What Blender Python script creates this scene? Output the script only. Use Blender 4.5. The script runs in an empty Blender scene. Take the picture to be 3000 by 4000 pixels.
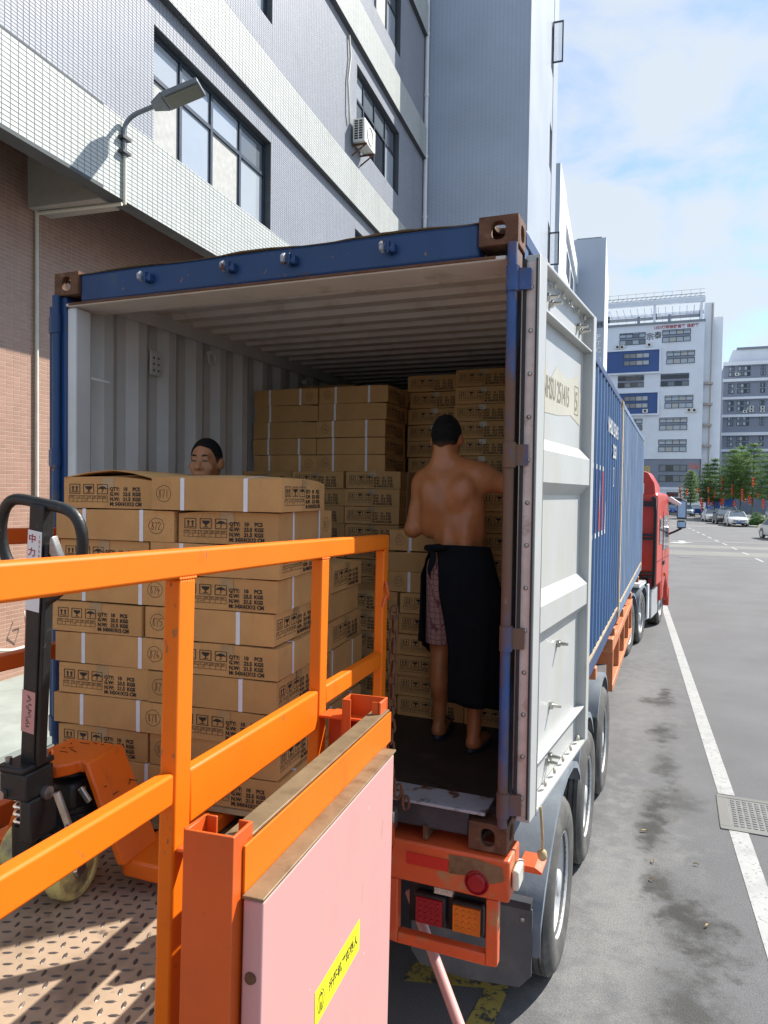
import bpy, bmesh, math, random
import numpy as np
from mathutils import Vector, Matrix, Euler
random.seed(7); np.random.seed(7)
S = bpy.context.scene
COL = S.collection
R = math.radians
# ---------------------------------------------------------------- camera
ZB = 1.475                                   # underside of the containers above the road
CAM = Vector((0.6066, -2.8842, 1.4765 + ZB))
def cam_axes(yaw, pitch, roll):
    d = Vector((-math.sin(yaw)*math.cos(pitch), math.cos(yaw)*math.cos(pitch), math.sin(pitch)))
    r = Vector((math.cos(yaw), math.sin(yaw), 0)); u = r.cross(d)
    return r*math.cos(roll)+u*math.sin(roll), u*math.cos(roll)-r*math.sin(roll), d
cr, cu, cd = cam_axes(.3840, -.0284, .0139)
cam = bpy.data.cameras.new('camera'); cam_o = bpy.data.objects.new('camera', cam); COL.objects.link(cam_o)
cam_o.matrix_world = Matrix(((cr.x, cu.x, -cd.x, CAM.x), (cr.y, cu.y, -cd.y, CAM.y), (cr.z, cu.z, -cd.z, CAM.z), (0, 0, 0, 1)))
cam.sensor_fit = 'VERTICAL'; cam.sensor_height = 24.0; cam.lens = 2823.5/4000*24.0
cam.clip_start = .05; cam.clip_end = 3000
S.camera = cam_o
# ---------------------------------------------------------------- sky and sun
SUN_AZ, SUN_EL = R(50.0), R(45.0)            # azimuth counted from +X towards +Y
w = bpy.data.worlds.new('World'); S.world = w; w.use_nodes = True
nt = w.node_tree; nt.nodes.clear()
def N(tree, typ, **kw):
    n = tree.nodes.new(typ)
    for k, v in kw.items(): setattr(n, k, v)
    return n
out = N(nt, 'ShaderNodeOutputWorld'); bg = N(nt, 'ShaderNodeBackground'); bg.inputs[1].default_value = .15
sky = N(nt, 'ShaderNodeTexSky', sky_type='NISHITA', sun_disc=False, sun_elevation=SUN_EL, sun_rotation=R(90)-SUN_AZ)
sky.air_density = 1.0; sky.dust_density = .5; sky.ozone_density = 1.2
tc = N(nt, 'ShaderNodeTexCoord'); sep = N(nt, 'ShaderNodeSeparateXYZ'); nt.links.new(tc.outputs['Generated'], sep.inputs[0])
add = N(nt, 'ShaderNodeMath', operation='ADD'); add.inputs[1].default_value = .22; nt.links.new(sep.outputs[2], add.inputs[0])
mx = N(nt, 'ShaderNodeMath', operation='MAXIMUM'); mx.inputs[1].default_value = .05; nt.links.new(add.outputs[0], mx.inputs[0])
dv = N(nt, 'ShaderNodeVectorMath', operation='DIVIDE'); cmb = N(nt, 'ShaderNodeCombineXYZ')
for i in range(3): nt.links.new(mx.outputs[0], cmb.inputs[i])
nt.links.new(tc.outputs['Generated'], dv.inputs[0]); nt.links.new(cmb.outputs[0], dv.inputs[1])
cn = N(nt, 'ShaderNodeTexNoise'); cn.inputs['Scale'].default_value = 2.9; cn.inputs['Detail'].default_value = 10; cn.inputs['Roughness'].default_value = .55
cn.inputs['Distortion'].default_value = .35
mp = N(nt, 'ShaderNodeMapping'); mp.inputs['Location'].default_value = (3.1, 1.7, 0); nt.links.new(dv.outputs[0], mp.inputs[0]); nt.links.new(mp.outputs[0], cn.inputs['Vector'])
cr_ = N(nt, 'ShaderNodeMapRange'); cr_.inputs['From Min'].default_value = .33; cr_.inputs['From Max'].default_value = .60; cr_.interpolation_type = 'SMOOTHSTEP'
cr_.inputs['To Max'].default_value = .93
nt.links.new(cn.outputs[0], cr_.inputs[0])
cm = N(nt, 'ShaderNodeMix', data_type='RGBA'); nt.links.new(cr_.outputs[0], cm.inputs[0]); tint = N(nt, 'ShaderNodeMix', data_type='RGBA', blend_type='MULTIPLY'); tint.inputs[0].default_value = 1; tint.inputs[7].default_value = (.46, .55, .68, 1); nt.links.new(sky.outputs[0], tint.inputs[6]); nt.links.new(tint.outputs[2], cm.inputs[6])
cm.inputs[7].default_value = (2.25, 2.48, 2.66, 1)
nt.links.new(cm.outputs[2], bg.inputs[0]); nt.links.new(bg.outputs[0], out.inputs[0])
sl = bpy.data.lights.new('sun', 'SUN'); sl.energy = 3.8; sl.angle = R(.6); sl.color = (1.0, .955, .88)
so = bpy.data.objects.new('sun', sl); COL.objects.link(so)
sdir = Vector((-math.cos(SUN_AZ)*math.cos(SUN_EL), -math.sin(SUN_AZ)*math.cos(SUN_EL), -math.sin(SUN_EL)))
so.rotation_euler = sdir.to_track_quat('-Z', 'Y').to_euler(); so.location = (20, 20, 40)
S.view_settings.view_transform = 'Standard'; S.view_settings.look = 'None'; S.view_settings.gamma = 1.0
S.view_settings.use_curve_mapping = False
S.view_settings.exposure = 1.2
S.cycles.max_bounces = 10; S.cycles.diffuse_bounces = 8; S.cycles.glossy_bounces = 3
# ---------------------------------------------------------------- materials
MATS = {}
def pm(name, col, rough=.6, metal=0., var=.12, vs=6., bump=.12, bs=60., patches=(), rand=0., spec=.5, streak=0, island=0.):
    """procedural surface: base colour with noise, optional patches (colour, scale, lo, hi, stretch_z), fine relief"""
    m = bpy.data.materials.new(name); m.use_nodes = True; t = m.node_tree; t.nodes.clear()
    o = N(t, 'ShaderNodeOutputMaterial'); b = N(t, 'ShaderNodeBsdfPrincipled'); t.links.new(b.outputs[0], o.inputs[0])
    c = N(t, 'ShaderNodeTexCoord'); L = t.links.new
    def noise(scale, detail=6, sz=1., off=0.):
        mpn = N(t, 'ShaderNodeMapping'); mpn.inputs['Scale'].default_value = (1, 1, sz); mpn.inputs['Location'].default_value = (off, off*.7, off*.3)
        L(c.outputs['Object'], mpn.inputs[0]); n = N(t, 'ShaderNodeTexNoise'); n.inputs['Scale'].default_value = scale; n.inputs['Detail'].default_value = detail
        n.inputs['Roughness'].default_value = .6; L(mpn.outputs[0], n.inputs['Vector']); return n.outputs[0]
    def mix(f, a, bb, mode='MIX'):
        x = N(t, 'ShaderNodeMix', data_type='RGBA', blend_type=mode)
        for s, k in ((f, 0), (a, 6), (bb, 7)):
            if isinstance(s, (int, float)): x.inputs[k].default_value = s
            elif isinstance(s, tuple): x.inputs[k].default_value = (*s[:3], 1)
            else: L(s, x.inputs[k])
        return x.outputs[2]
    n1 = noise(vs, 7, .25 if streak else 1.)
    lo = tuple(max(0, k*(1-var)) for k in col); hi = tuple(min(1, k*(1+var)) for k in col)
    mr = N(t, 'ShaderNodeMapRange'); mr.inputs['From Min'].default_value = .3; mr.inputs['From Max'].default_value = .7; L(n1, mr.inputs[0])
    cc = mix(mr.outputs[0], lo, hi)
    if rand:
        oi = N(t, 'ShaderNodeObjectInfo'); r2 = N(t, 'ShaderNodeMapRange'); r2.inputs['To Min'].default_value = 1-rand; r2.inputs['To Max'].default_value = 1+rand
        L(oi.outputs['Random'], r2.inputs[0]); hs = N(t, 'ShaderNodeHueSaturation'); L(r2.outputs[0], hs.inputs['Value']); L(cc, hs.inputs['Color']); cc = hs.outputs[0]
    if island:
        ge = N(t, 'ShaderNodeNewGeometry'); r2 = N(t, 'ShaderNodeMapRange'); r2.inputs['To Min'].default_value = 1-island; r2.inputs['To Max'].default_value = 1+island
        L(ge.outputs['Random Per Island'], r2.inputs[0]); hs = N(t, 'ShaderNodeHueSaturation'); L(r2.outputs[0], hs.inputs['Value']); L(cc, hs.inputs['Color']); cc = hs.outputs[0]
    rr = rough
    for i, p in enumerate(patches):
        pc, ps, plo, phi = p[:4]; sz = p[4] if len(p) > 4 else 1.
        q = N(t, 'ShaderNodeMapRange'); q.inputs['From Min'].default_value = plo; q.inputs['From Max'].default_value = phi
        L(noise(ps, 8, sz, 3.3+7*i), q.inputs[0]); cc = mix(q.outputs[0], cc, pc)
        if len(p) > 5:
            x = N(t, 'ShaderNodeMix', data_type='FLOAT'); L(q.outputs[0], x.inputs[0])
            if isinstance(rr, float): x.inputs[2].default_value = rr
            else: L(rr, x.inputs[2])
            x.inputs[3].default_value = p[5]; rr = x.outputs[0]
    L(cc, b.inputs['Base Color']); b.inputs['Metallic'].default_value = metal
    if isinstance(rr, float): b.inputs['Roughness'].default_value = rr
    else: L(rr, b.inputs['Roughness'])
    b.inputs['Specular IOR Level'].default_value = spec
    if bump:
        bn = N(t, 'ShaderNodeBump'); bn.inputs['Strength'].default_value = bump; bn.inputs['Distance'].default_value = .01
        L(noise(bs, 5, 1., 1.1), bn.inputs['Height']); L(bn.outputs[0], b.inputs['Normal'])
    MATS[name] = m; return m
def glassy(name, col, rough=.05, alpha=1., trans=0.):
    m = pm(name, col, rough, 0, .04, 1.5, 0)
    b = [n for n in m.node_tree.nodes if n.type == 'BSDF_PRINCIPLED'][0]
    b.inputs['Specular IOR Level'].default_value = .8; b.inputs['Transmission Weight'].default_value = trans; b.inputs['IOR'].default_value = 1.45
    return m
RUST = (.115, .045, .02); RUST2 = (.22, .10, .045)
pm('cardboard', (.51, .282, .110), .8, 0, .12, 5, .14, 140, rand=.10, spec=.2, patches=[((.42, .215, .075), 9, .56, .75, .3)])
pm('tape', (.40, .255, .115), .28, 0, .08, 20, .1, 60, spec=.6)
pm('strap', (.74, .73, .76), .42, 0, .05, 30, .2, 300)
pm('ink', (.025, .016, .012), .7, 0, .2, 40, 0)
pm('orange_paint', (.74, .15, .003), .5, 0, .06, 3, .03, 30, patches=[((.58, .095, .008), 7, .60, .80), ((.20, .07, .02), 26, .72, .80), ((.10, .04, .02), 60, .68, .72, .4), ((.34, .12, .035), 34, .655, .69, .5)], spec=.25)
pm('orange_shaded', (.56, .085, .006), .5, 0, .10, 4, .04, 30, patches=[((.30, .07, .02), 9, .60, .78), ((.10, .05, .03), 26, .68, .78)])  # darker copy of the lift orange, shade put into the colour; patches are wear
pm('jack_orange', (.74, .13, .006), .28, 0, .06, 5, .04, 30, patches=[((.42, .09, .02), 12, .62, .80), ((.05, .035, .03), 20, .70, .80)])
pm('jack_black', (.014, .015, .015), .45, 0, .3, 12, .15, 60, patches=[((.10, .10, .095), 26, .63, .75), ((.25, .24, .22), 55, .74, .80)])
pm('bare_steel', (.42, .41, .38), .34, .9, .2, 20, .1, 60, patches=[((.16, .09, .05), 18, .6, .75)])
pm('chrome', (.75, .75, .74), .18, 1., .05, 20, 0)
pm('pu_wheel', (.62, .55, .20), .45, 0, .1, 9, .08, 50, patches=[((.20, .17, .11), 11, .52, .7)])
pm('pink_panel', (.55, .285, .265), .55, 0, .03, 2, .02, 20, patches=[((.49, .245, .225), 2.5, .55, .9, .3), ((.40, .20, .17), 14, .66, .78, .25), ((.62, .44, .42), 40, .69, .72, .6)])
pm('angle_iron', (.22, .155, .085), .55, .3, .18, 12, .12, 80, patches=[((.13, .075, .035), 16, .50, .75), ((.55, .14, .02), 6, .70, .78)])
pm('yellow_sticker', (.83, .80, .01), .4, 0, .03, 3, 0)
pm('deck_plate', (.42, .305, .21), .6, .15, .2, 4, .1, 60, patches=[((.23, .15, .09), 5, .52, .75), ((.15, .11, .08), 14, .62, .72)])
pm('deck_tread', (.11, .09, .08), .42, .4, .3, 30, .05, 60, patches=[((.36, .28, .22), 3.5, .56, .66)])
pm('cont_blue', (.010, .044, .135), .48, 0, .22, 3, .08, 40, patches=[((.05, .075, .11), 5, .58, .75), ((.16, .15, .14), 45, .68, .72), (RUST, 6, .61, .68, .6, .8), (RUST2, 24, .66, .71)], streak=1)
pm('cont_blue2', (.016, .072, .19), .55, 0, .25, 2.5, .1, 40, patches=[((.10, .15, .21), 4, .58, .85, .2), (RUST, 11, .70, .76, .3, .8)], streak=1)
pm('cont_faded', (.11, .175, .29), .65, 0, .25, 2.5, .12, 40, patches=[((.30, .33, .34), 3.2, .52, .72, .15), ((.26, .18, .09), 7, .64, .74, .25), (RUST, 14, .70, .76)], streak=1)
pm('cont_rust', (.12, .052, .026), .85, 0, .35, 14, .35, 70, patches=[((.21, .12, .07), 20, .55, .75), ((.05, .03, .025), 9, .6, .75)])
pm('post_rust_blue', (.03, .075, .22), .5, 0, .3, 6, .15, 60, patches=[((.15, .085, .055), 3.5, .44, .52, .3, .85), ((.25, .14, .09), 17, .63, .7, .5)])
pm('cont_tan', (.42, .33, .20), .7, 0, .25, 8, .15, 60, patches=[(RUST, 10, .58, .7)])
pm('cont_inside', (.64, .64, .625), .6, 0, .08, 3, .06, 30, patches=[((.58, .57, .54), 2.2, .5, .7, .25), (RUST2, 22, .74, .78)])
pm('cont_ceiling', (.66, .62, .565), .65, 0, .1, 3, .06, 30, patches=[((.50, .44, .37), 5, .55, .7)])
pm('cont_floor', (.028, .020, .017), .55, 0, .4, 6, .3, 50, patches=[((.09, .065, .05), 9, .58, .8), ((.15, .13, .11), 34, .72, .8)])
pm('door_white', (.44, .445, .43), .42, 0, .05, 3, .05, 26, patches=[((.42, .41, .355), 3.5, .52, .75, .3), ((.42, .34, .20), 9, .68, .78, .4)])
pm('door_cream', (.47, .445, .36), .5, 0, .08, 5, .06, 40, patches=[((.55, .42, .22), 7, .6, .75, .3)])
pm('door_text', (.20, .17, .11), .6, 0, .15, 20, 0)
pm('rubber', (.022, .022, .024), .62, 0, .2, 20, .15, 80)
pm('gasket_pink', (.60, .50, .45), .6, 0, .15, 12, .1, 60, patches=[((.30, .2, .15), 14, .6, .75)])
pm('sill_paint', (.33, .34, .37), .45, 0, .12, 6, .1, 60, patches=[(RUST, 12, .55, .62), ((.05, .05, .055), 8, .6, .7)])
pm('dark_steel', (.045, .048, .055), .55, .2, .3, 8, .15, 50, patches=[((.11, .075, .05), 14, .6, .75)])
pm('trailer_red', (.60, .10, .028), .45, 0, .15, 5, .1, 50, patches=[((.38, .22, .10), 7, .56, .7), ((.08, .05, .035), 10, .64, .72)])
pm('trailer_orange', (.55, .19, .075), .5, 0, .15, 5, .1, 50, patches=[((.25, .09, .045), 6, .55, .72), ((.10, .06, .04), 15, .66, .74)])
pm('mudguard', (.17, .20, .235), .55, 0, .2, 5, .1, 50, patches=[((.26, .27, .27), 7, .5, .8, .35)])
pm('mudflap', (.085, .09, .095), .6, 0, .15, 4, .06, 50, patches=[((.15, .15, .145), 5, .5, .8)])
pm('tyre', (.070, .068, .064), .78, 0, .2, 9, .15, 60, patches=[((.155, .148, .135), 6, .48, .75)])
pm('rim', (.50, .51, .52), .5, .15, .1, 7, .06, 50, patches=[((.30, .27, .24), 12, .58, .75)])
pm('lamp_red', (.30, .012, .02), .25, 0, .1, 20, 0); pm('lamp_amber', (.62, .17, .015), .25, 0, .1, 20, 0)
pm('lamp_clear', (.62, .60, .50), .2, 0, .1, 20, 0); pm('reflector_red', (.55, .03, .02), .3, 0, .08, 90, .1, 200)
pm('white_paint', (.72, .73, .73), .5, 0, .06, 4, .04, 40); pm('black_paint', (.015, .015, .017), .4, 0, .2, 8, .05, 40)
pm('cab_red', (.52, .036, .018), .3, 0, .06, 2, .02, 20, patches=[((.38, .06, .04), 3, .6, .8)])
pm('cab_grey', (.36, .37, .38), .5, 0, .1, 4, .05, 40); pm('plastic_black', (.02, .02, .022), .5, 0, .2, 20, .1, 80)
glassy('clear_glass', (.75, .80, .82), .03)
[n for n in MATS['clear_glass'].node_tree.nodes if n.type == 'BSDF_PRINCIPLED'][0].inputs['Alpha'].default_value = .22
glassy('mirror_glass', (.55, .60, .64), .04)
[n for n in MATS['mirror_glass'].node_tree.nodes if n.type == 'BSDF_PRINCIPLED'][0].inputs['Metallic'].default_value = .9
pm('skin', (.42, .150, .052), .42, 0, .16, 7, .12, 120, spec=.5, patches=[((.50, .205, .085), 5, .5, .8)])
pm('skin_face', (.38, .165, .075), .5, 0, .12, 9, .08, 110, spec=.4)
pm('heel_skin', (.52, .30, .21), .6, 0, .12, 20, .05, 90)
pm('hair', (.010, .009, .009), .7, 0, .5, 40, .8, 260, spec=.2, patches=[((.075, .04, .028), 160, .52, .72)])
pm('eye_dark', (.015, .01, .008), .3, 0, .1, 10, 0); pm('lip', (.26, .10, .07), .5, 0, .1, 10, 0)
pm('black_cloth', (.0075, .0085, .011), .88, 0, .25, 8, .25, 160, spec=.15)
pm('navy_cloth', (.03, .03, .09), .85, 0, .2, 8, .2, 160, spec=.2)
pm('sandal', (.022, .03, .045), .6, 0, .2, 20, .1, 80)
pm('wood', (.38, .27, .15), .7, 0, .25, 9, .2, 60, streak=0)
pm('glaze_white', (.48, .50, .475), .45, 0, .04, 2, 0, 0, island=.05, spec=.5, patches=[((.40, .405, .36), 1.6, .52, .78, .12), ((.33, .33, .29), 5, .64, .8, .06)])
pm('glaze_grey', (.285, .303, .345), .5, 0, .05, 1.2, 0, 0, island=.04, spec=.5, patches=[((.235, .245, .265), 1.3, .52, .80, .10)])
pm('glaze_pink', (.35, .205, .155), .35, 0, .08, 1.2, 0, 0, island=.07, spec=.4)
pm('grout_grey', (.085, .095, .10), .85, 0, .15, 3, .1, 60); pm('grout_cream', (.50, .40, .28), .85, 0, .12, 3, .1, 60)
pm('soffit', (.36, .33, .295), .8, 0, .08, 2, .06, 40, patches=[((.30, .265, .23), 2.5, .55, .75)])
pm('pipe_cream', (.60, .57, .48), .5, 0, .1, 6, .04, 40)
pm('alu_frame', (.042, .055, .075), .4, .3, .15, 5, .04, 40)
glassy('win_glass', (.36, .40, .44), .06); glassy('win_dark', (.015, .017, .02), .06); glassy('win_mid', (.13, .15, .17), .06)
pm('curtain', (.42, .42, .40), .8, 0, .12, 9, 0)
pm('ac_white', (.66, .66, .61), .5, 0, .06, 5, .04, 40, patches=[((.5, .46, .36), 7, .6, .75)])
pm('lamp_metal', (.17, .185, .20), .45, .4, .1, 6, .04, 40); pm('led_panel', (.10, .115, .09), .3, .0, .2, 60, .3, 90)
pm('wall_white', (.70, .735, .79), .75, 0, .05, .4, .05, 12, patches=[((.63, .66, .71), .35, .52, .8, .3)])
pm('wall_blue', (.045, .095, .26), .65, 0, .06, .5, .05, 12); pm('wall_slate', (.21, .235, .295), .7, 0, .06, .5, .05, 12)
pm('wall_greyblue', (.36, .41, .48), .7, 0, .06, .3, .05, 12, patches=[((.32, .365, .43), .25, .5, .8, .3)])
pm('logo_blue', (.01, .03, .17), .5)
pm('roof_steel', (.22, .24, .27), .5, .3, .1, 3, .05, 20); pm('gold_paint', (.62, .42, .06), .4, .2, .1, 5, 0)
pm('red_letter', (.35, .02, .03), .5, 0, .05, 5, 0); pm('outline_red', (.60, .14, .10), .5, 0, .05, 5, 0); pm('letter_dark', (.02, .022, .03), .5, 0, .05, 5, 0)
pm('concrete_road', (.165, .163, .150), .85, 0, .14, .8, .12, 50)
pm('concrete', (.30, .335, .31), .85, 0, .14, 2, .12, 50, patches=[((.26, .25, .24), 3, .55, .75)])
pm('marking_white', (.34, .34, .33), .65, 0, .08, 6, .15, 90, patches=[((.15, .15, .15), 30, .56, .66), ((.26, .26, .255), 4, .55, .72)])
pm('marking_yellow', (.38, .30, .07), .7, 0, .12, 6, .15, 90, patches=[((.06, .06, .06), 16, .50, .58)])
pm('kerb_yellow', (.65, .40, .02), .6, 0, .1, 6, .1, 60); pm('cast_iron', (.16, .16, .155), .6, .4, .2, 10, .2, 60)
pm('leaf_dry', (.42, .32, .16), .7, 0, .2, 20, .1, 60)
pm('leaf', (.12, .215, .055), .55, 0, .3, 2.0, 0, 0, island=.35, spec=.3); pm('leaf_light', (.16, .25, .05), .55, 0, .3, 2.0, 0, 0, island=.35, spec=.3)
pm('leaf_dark', (.08, .155, .045), .55, 0, .3, 2.0, 0, 0, island=.35, spec=.3)
pm('bark', (.10, .075, .055), .85, 0, .25, 12, .4, 50); pm('lantern_red', (.52, .035, .015), .45, 0, .12, 8, .05, 60)
pm('stake_green', (.10, .30, .24), .6, 0, .1, 8, 0)
for nme in ('leaf', 'leaf_light', 'leaf_dark'):
    t_ = MATS[nme].node_tree; b_ = [n for n in t_.nodes if n.type == 'BSDF_PRINCIPLED'][0]; o_ = [n for n in t_.nodes if n.type == 'OUTPUT_MATERIAL'][0]; tl = N(t_, 'ShaderNodeBsdfTranslucent'); ms = N(t_, 'ShaderNodeMixShader'); ms.inputs[0].default_value = .45
    t_.links.new(b_.inputs['Base Color'].links[0].from_socket, tl.inputs[0]); t_.links.new(b_.outputs[0], ms.inputs[1]); t_.links.new(tl.outputs[0], ms.inputs[2]); t_.links.new(ms.outputs[0], o_.inputs[0])
for nme, c_ in (('car_white', (.55, .56, .56)), ('car_dark', (.035, .035, .04)), ('car_silver', (.42, .41, .38)), ('car_ice', (.46, .54, .60)), ('truck_blue', (.02, .11, .48)), ('cart_blue', (.02, .05, .20)), ('bin_green', (.05, .085, .075))):
    pm(nme, c_, .22, .1, .03, 2, 0)
glassy('car_glass', (.10, .13, .16), .04); pm('plate_blue', (.02, .16, .60), .4); pm('plate_green', (.25, .55, .32), .4)
pm('tail_white', (.75, .75, .75), .25)
# ---------------------------------------------------------------- geometry helpers
class B:
    def __init__(s, T=None): s.v = []; s.f = []; s.m = []; s.T = T
    def add(s, vs, fs, m=0):
        o = len(s.v)
        for p in vs:
            p = Vector(p); s.v.append(s.T @ p if s.T else p)
        for f in fs: s.f.append([i+o for i in f]); s.m.append(m)
        return s
    def box(s, x0, x1, y0, y1, z0, z1, m=0):
        if x0 > x1: x0, x1 = x1, x0
        if y0 > y1: y0, y1 = y1, y0
        if z0 > z1: z0, z1 = z1, z0
        return s.add([(x0,y0,z0),(x1,y0,z0),(x1,y1,z0),(x0,y1,z0),(x0,y0,z1),(x1,y0,z1),(x1,y1,z1),(x0,y1,z1)],
              [(0,3,2,1),(4,5,6,7),(0,1,5,4),(1,2,6,5),(2,3,7,6),(3,0,4,7)], m)
    def bar(s, p0, p1, w, h, up=(0,0,1), m=0):
        p0 = Vector(p0); p1 = Vector(p1); d = (p1-p0).normalized(); u = Vector(up); r = d.cross(u).normalized(); u = r.cross(d)
        vs = []
        for p in (p0, p1):
            for a, b in ((-1,-1),(1,-1),(1,1),(-1,1)): vs.append(p+r*a*w/2+u*b*h/2)
        return s.add(vs, [(0,1,2,3),(7,6,5,4),(0,4,5,1),(1,5,6,2),(2,6,7,3),(3,7,4,0)], m)
    def tube(s, pts, r, n=8, closed=False, m=0, cap=True):
        P = [Vector(p) for p in pts]; k = len(P); vs = []; up = None
        rs = r if isinstance(r, (list, tuple)) else [r]*k
        for i, p in enumerate(P):
            a = P[(i-1) % k] if closed else P[max(0, i-1)]; b = P[(i+1) % k] if closed else P[min(k-1, i+1)]
            d = (b-a).normalized()
            if up is None: up = Vector((0,0,1)) if abs(d.z) < .9 else Vector((1,0,0))
            x = d.cross(up)
            if x.length < 1e-6: x = d.cross(Vector((0,1,0)))
            x.normalize(); y = d.cross(x).normalized(); up = -y if False else up
            for j in range(n):
                t = 2*math.pi*j/n; vs.append(p+x*math.cos(t)*rs[i]+y*math.sin(t)*rs[i])
        fs = []
        for i in range(k if closed else k-1):
            for j in range(n):
                a = i*n+j; b = i*n+(j+1) % n; c = ((i+1) % k)*n+(j+1) % n; d_ = ((i+1) % k)*n+j
                fs.append((a, b, c, d_))
        if cap and not closed: fs += [tuple(range(n))[::-1], tuple((k-1)*n+j for j in range(n))]
        return s.add(vs, fs, m)
    def cyl(s, p0, p1, r0, r1=None, n=14, m=0): return s.tube([p0, p1], [r0, r0 if r1 is None else r1], n, m=m)
    def prism(s, poly, axis, a, b, m=0):
        """poly: 2D points in the plane of the other two axes (order xyz without axis), extruded a..b"""
        def P(q, t): return {'x': (t, q[0], q[1]), 'y': (q[0], t, q[1]), 'z': (q[0], q[1], t)}[axis]
        n = len(poly); vs = [P(q, a) for q in poly]+[P(q, b) for q in poly]
        fs = [tuple(range(n)), tuple(range(2*n-1, n-1, -1))]+[(i, i+n, (i+1) % n+n, (i+1) % n) for i in range(n)]
        return s.add(vs, fs, m)
    def lathe(s, prof, c, axis='x', n=28, m=0):
        vs = []; k = len(prof); c = Vector(c)
        for r, h in prof:
            for j in range(n):
                t = 2*math.pi*j/n; a, b = r*math.cos(t), r*math.sin(t)
                vs.append(c+Vector({'x': (h, a, b), 'y': (a, h, b), 'z': (a, b, h)}[axis]))
        fs = [(i*n+j, i*n+(j+1) % n, (i+1)*n+(j+1) % n, (i+1)*n+j) for i in range(k-1) for j in range(n)]
        return s.add(vs, fs, m)
    def grid(s, P, m=0):
        nu, nv = len(P), len(P[0])
        return s.add([q for row in P for q in row], [(i*nv+j, (i+1)*nv+j, (i+1)*nv+j+1, i*nv+j+1) for i in range(nu-1) for j in range(nv-1)], m)
    def ball(s, c, r, n=10, k=7, m=0):
        r = r if isinstance(r, (tuple, list)) else (r, r, r); c = Vector(c)
        P = [[c+Vector((r[0]*math.sin(a)*math.cos(b), r[1]*math.sin(a)*math.sin(b), r[2]*math.cos(a))) for b in [2*math.pi*j/n for j in range(n+1)]] for a in [math.pi*i/k for i in range(k+1)]]
        return s.grid(P, m)
    def disc(s, c, r, nrm='y', n=14, m=0, sy=1.):
        c = Vector(c); vs = []
        for j in range(n):
            t = 2*math.pi*j/n; a, b = r*math.cos(t), r*sy*math.sin(t)
            vs.append(c+Vector({'x': (0, a, b), 'y': (a, 0, b), 'z': (a, b, 0)}[nrm]))
        return s.add(vs, [tuple(range(n))], m)
    def mesh(s, name, recalc=True):
        me = bpy.data.meshes.new(name); me.from_pydata([tuple(p) for p in s.v], [], s.f)
        me.polygons.foreach_set('material_index', s.m)
        if recalc:
            bm = bmesh.new(); bm.from_mesh(me); bmesh.ops.remove_doubles(bm, verts=bm.verts, dist=1e-5); bmesh.ops.recalc_face_normals(bm, faces=bm.faces); bm.to_mesh(me); bm.free()
        return me
    def obj(s, name, mats, parent=None, smooth=None, bevel=0, recalc=True, seg=2):
        return link(name, s.mesh(name, recalc), mats, parent, smooth, bevel, seg)
def link(name, me, mats=None, parent=None, smooth=None, bevel=0, seg=2):
    if mats is not None:
        for k in (mats if isinstance(mats, (list, tuple)) else [mats]): me.materials.append(MATS[k])
    o = bpy.data.objects.new(name, me); COL.objects.link(o); o.parent = parent
    if smooth:
        me.polygons.foreach_set('use_smooth', [True]*len(me.polygons)); me.set_sharp_from_angle(angle=R(smooth))
    if bevel:
        b = o.modifiers.new('bevel', 'BEVEL'); b.width = bevel; b.segments = seg; b.limit_method = 'ANGLE'; b.angle_limit = R(40)
        if not smooth:
            me.polygons.foreach_set('use_smooth', [True]*len(me.polygons)); me.set_sharp_from_angle(angle=R(50))
            b.harden_normals = False
    return o
def tag(o, label=None, cat=None, group=None, kind=None):
    for k, v in (('label', label), ('category', cat), ('group', group), ('kind', kind)):
        if v: o[k] = v
    return o
def thing(name, label, cat, loc=(0,0,0), rz=0., group=None):
    o = bpy.data.objects.new(name, None); COL.objects.link(o); o.location = loc; o.rotation_euler = (0, 0, rz); o.empty_display_size = .1
    return tag(o, label, cat, group)
def inst(o, parent, loc=None, rot=None):
    c = o.copy(); COL.objects.link(c); c.parent = parent
    if loc is not None: c.location = loc
    if rot is not None: c.rotation_euler = rot
    return c
_txt = {}
def text_mesh(s, size, align='LEFT', sx=1., offset=0.):
    """flat lettering as a mesh in the XY plane"""
    key = (s, size, align, sx, offset)
    if key in _txt: return _txt[key]
    cv = bpy.data.curves.new('lettering', 'FONT'); cv.body = s; cv.size = size; cv.align_x = align; cv.resolution_u = 2; cv.offset = offset
    o = bpy.data.objects.new('lettering', cv); COL.objects.link(o)
    bpy.context.view_layer.update(); dg = bpy.context.evaluated_depsgraph_get()
    me = bpy.data.meshes.new_from_object(o.evaluated_get(dg)); bpy.data.objects.remove(o)
    V = [(v.co.x*sx, v.co.y) for v in me.vertices]; F = [tuple(p.vertices) for p in me.polygons]
    bpy.data.meshes.remove(me); _txt[key] = (V, F); return V, F
def put_text(b, s, size, o, u, v, align='LEFT', sx=1., m=0, offset=0.):
    V, F = text_mesh(s, size, align, sx, offset); o = Vector(o); u = Vector(u); v = Vector(v)
    b.add([o+u*x+v*y for x, y in V], F, m)
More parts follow.
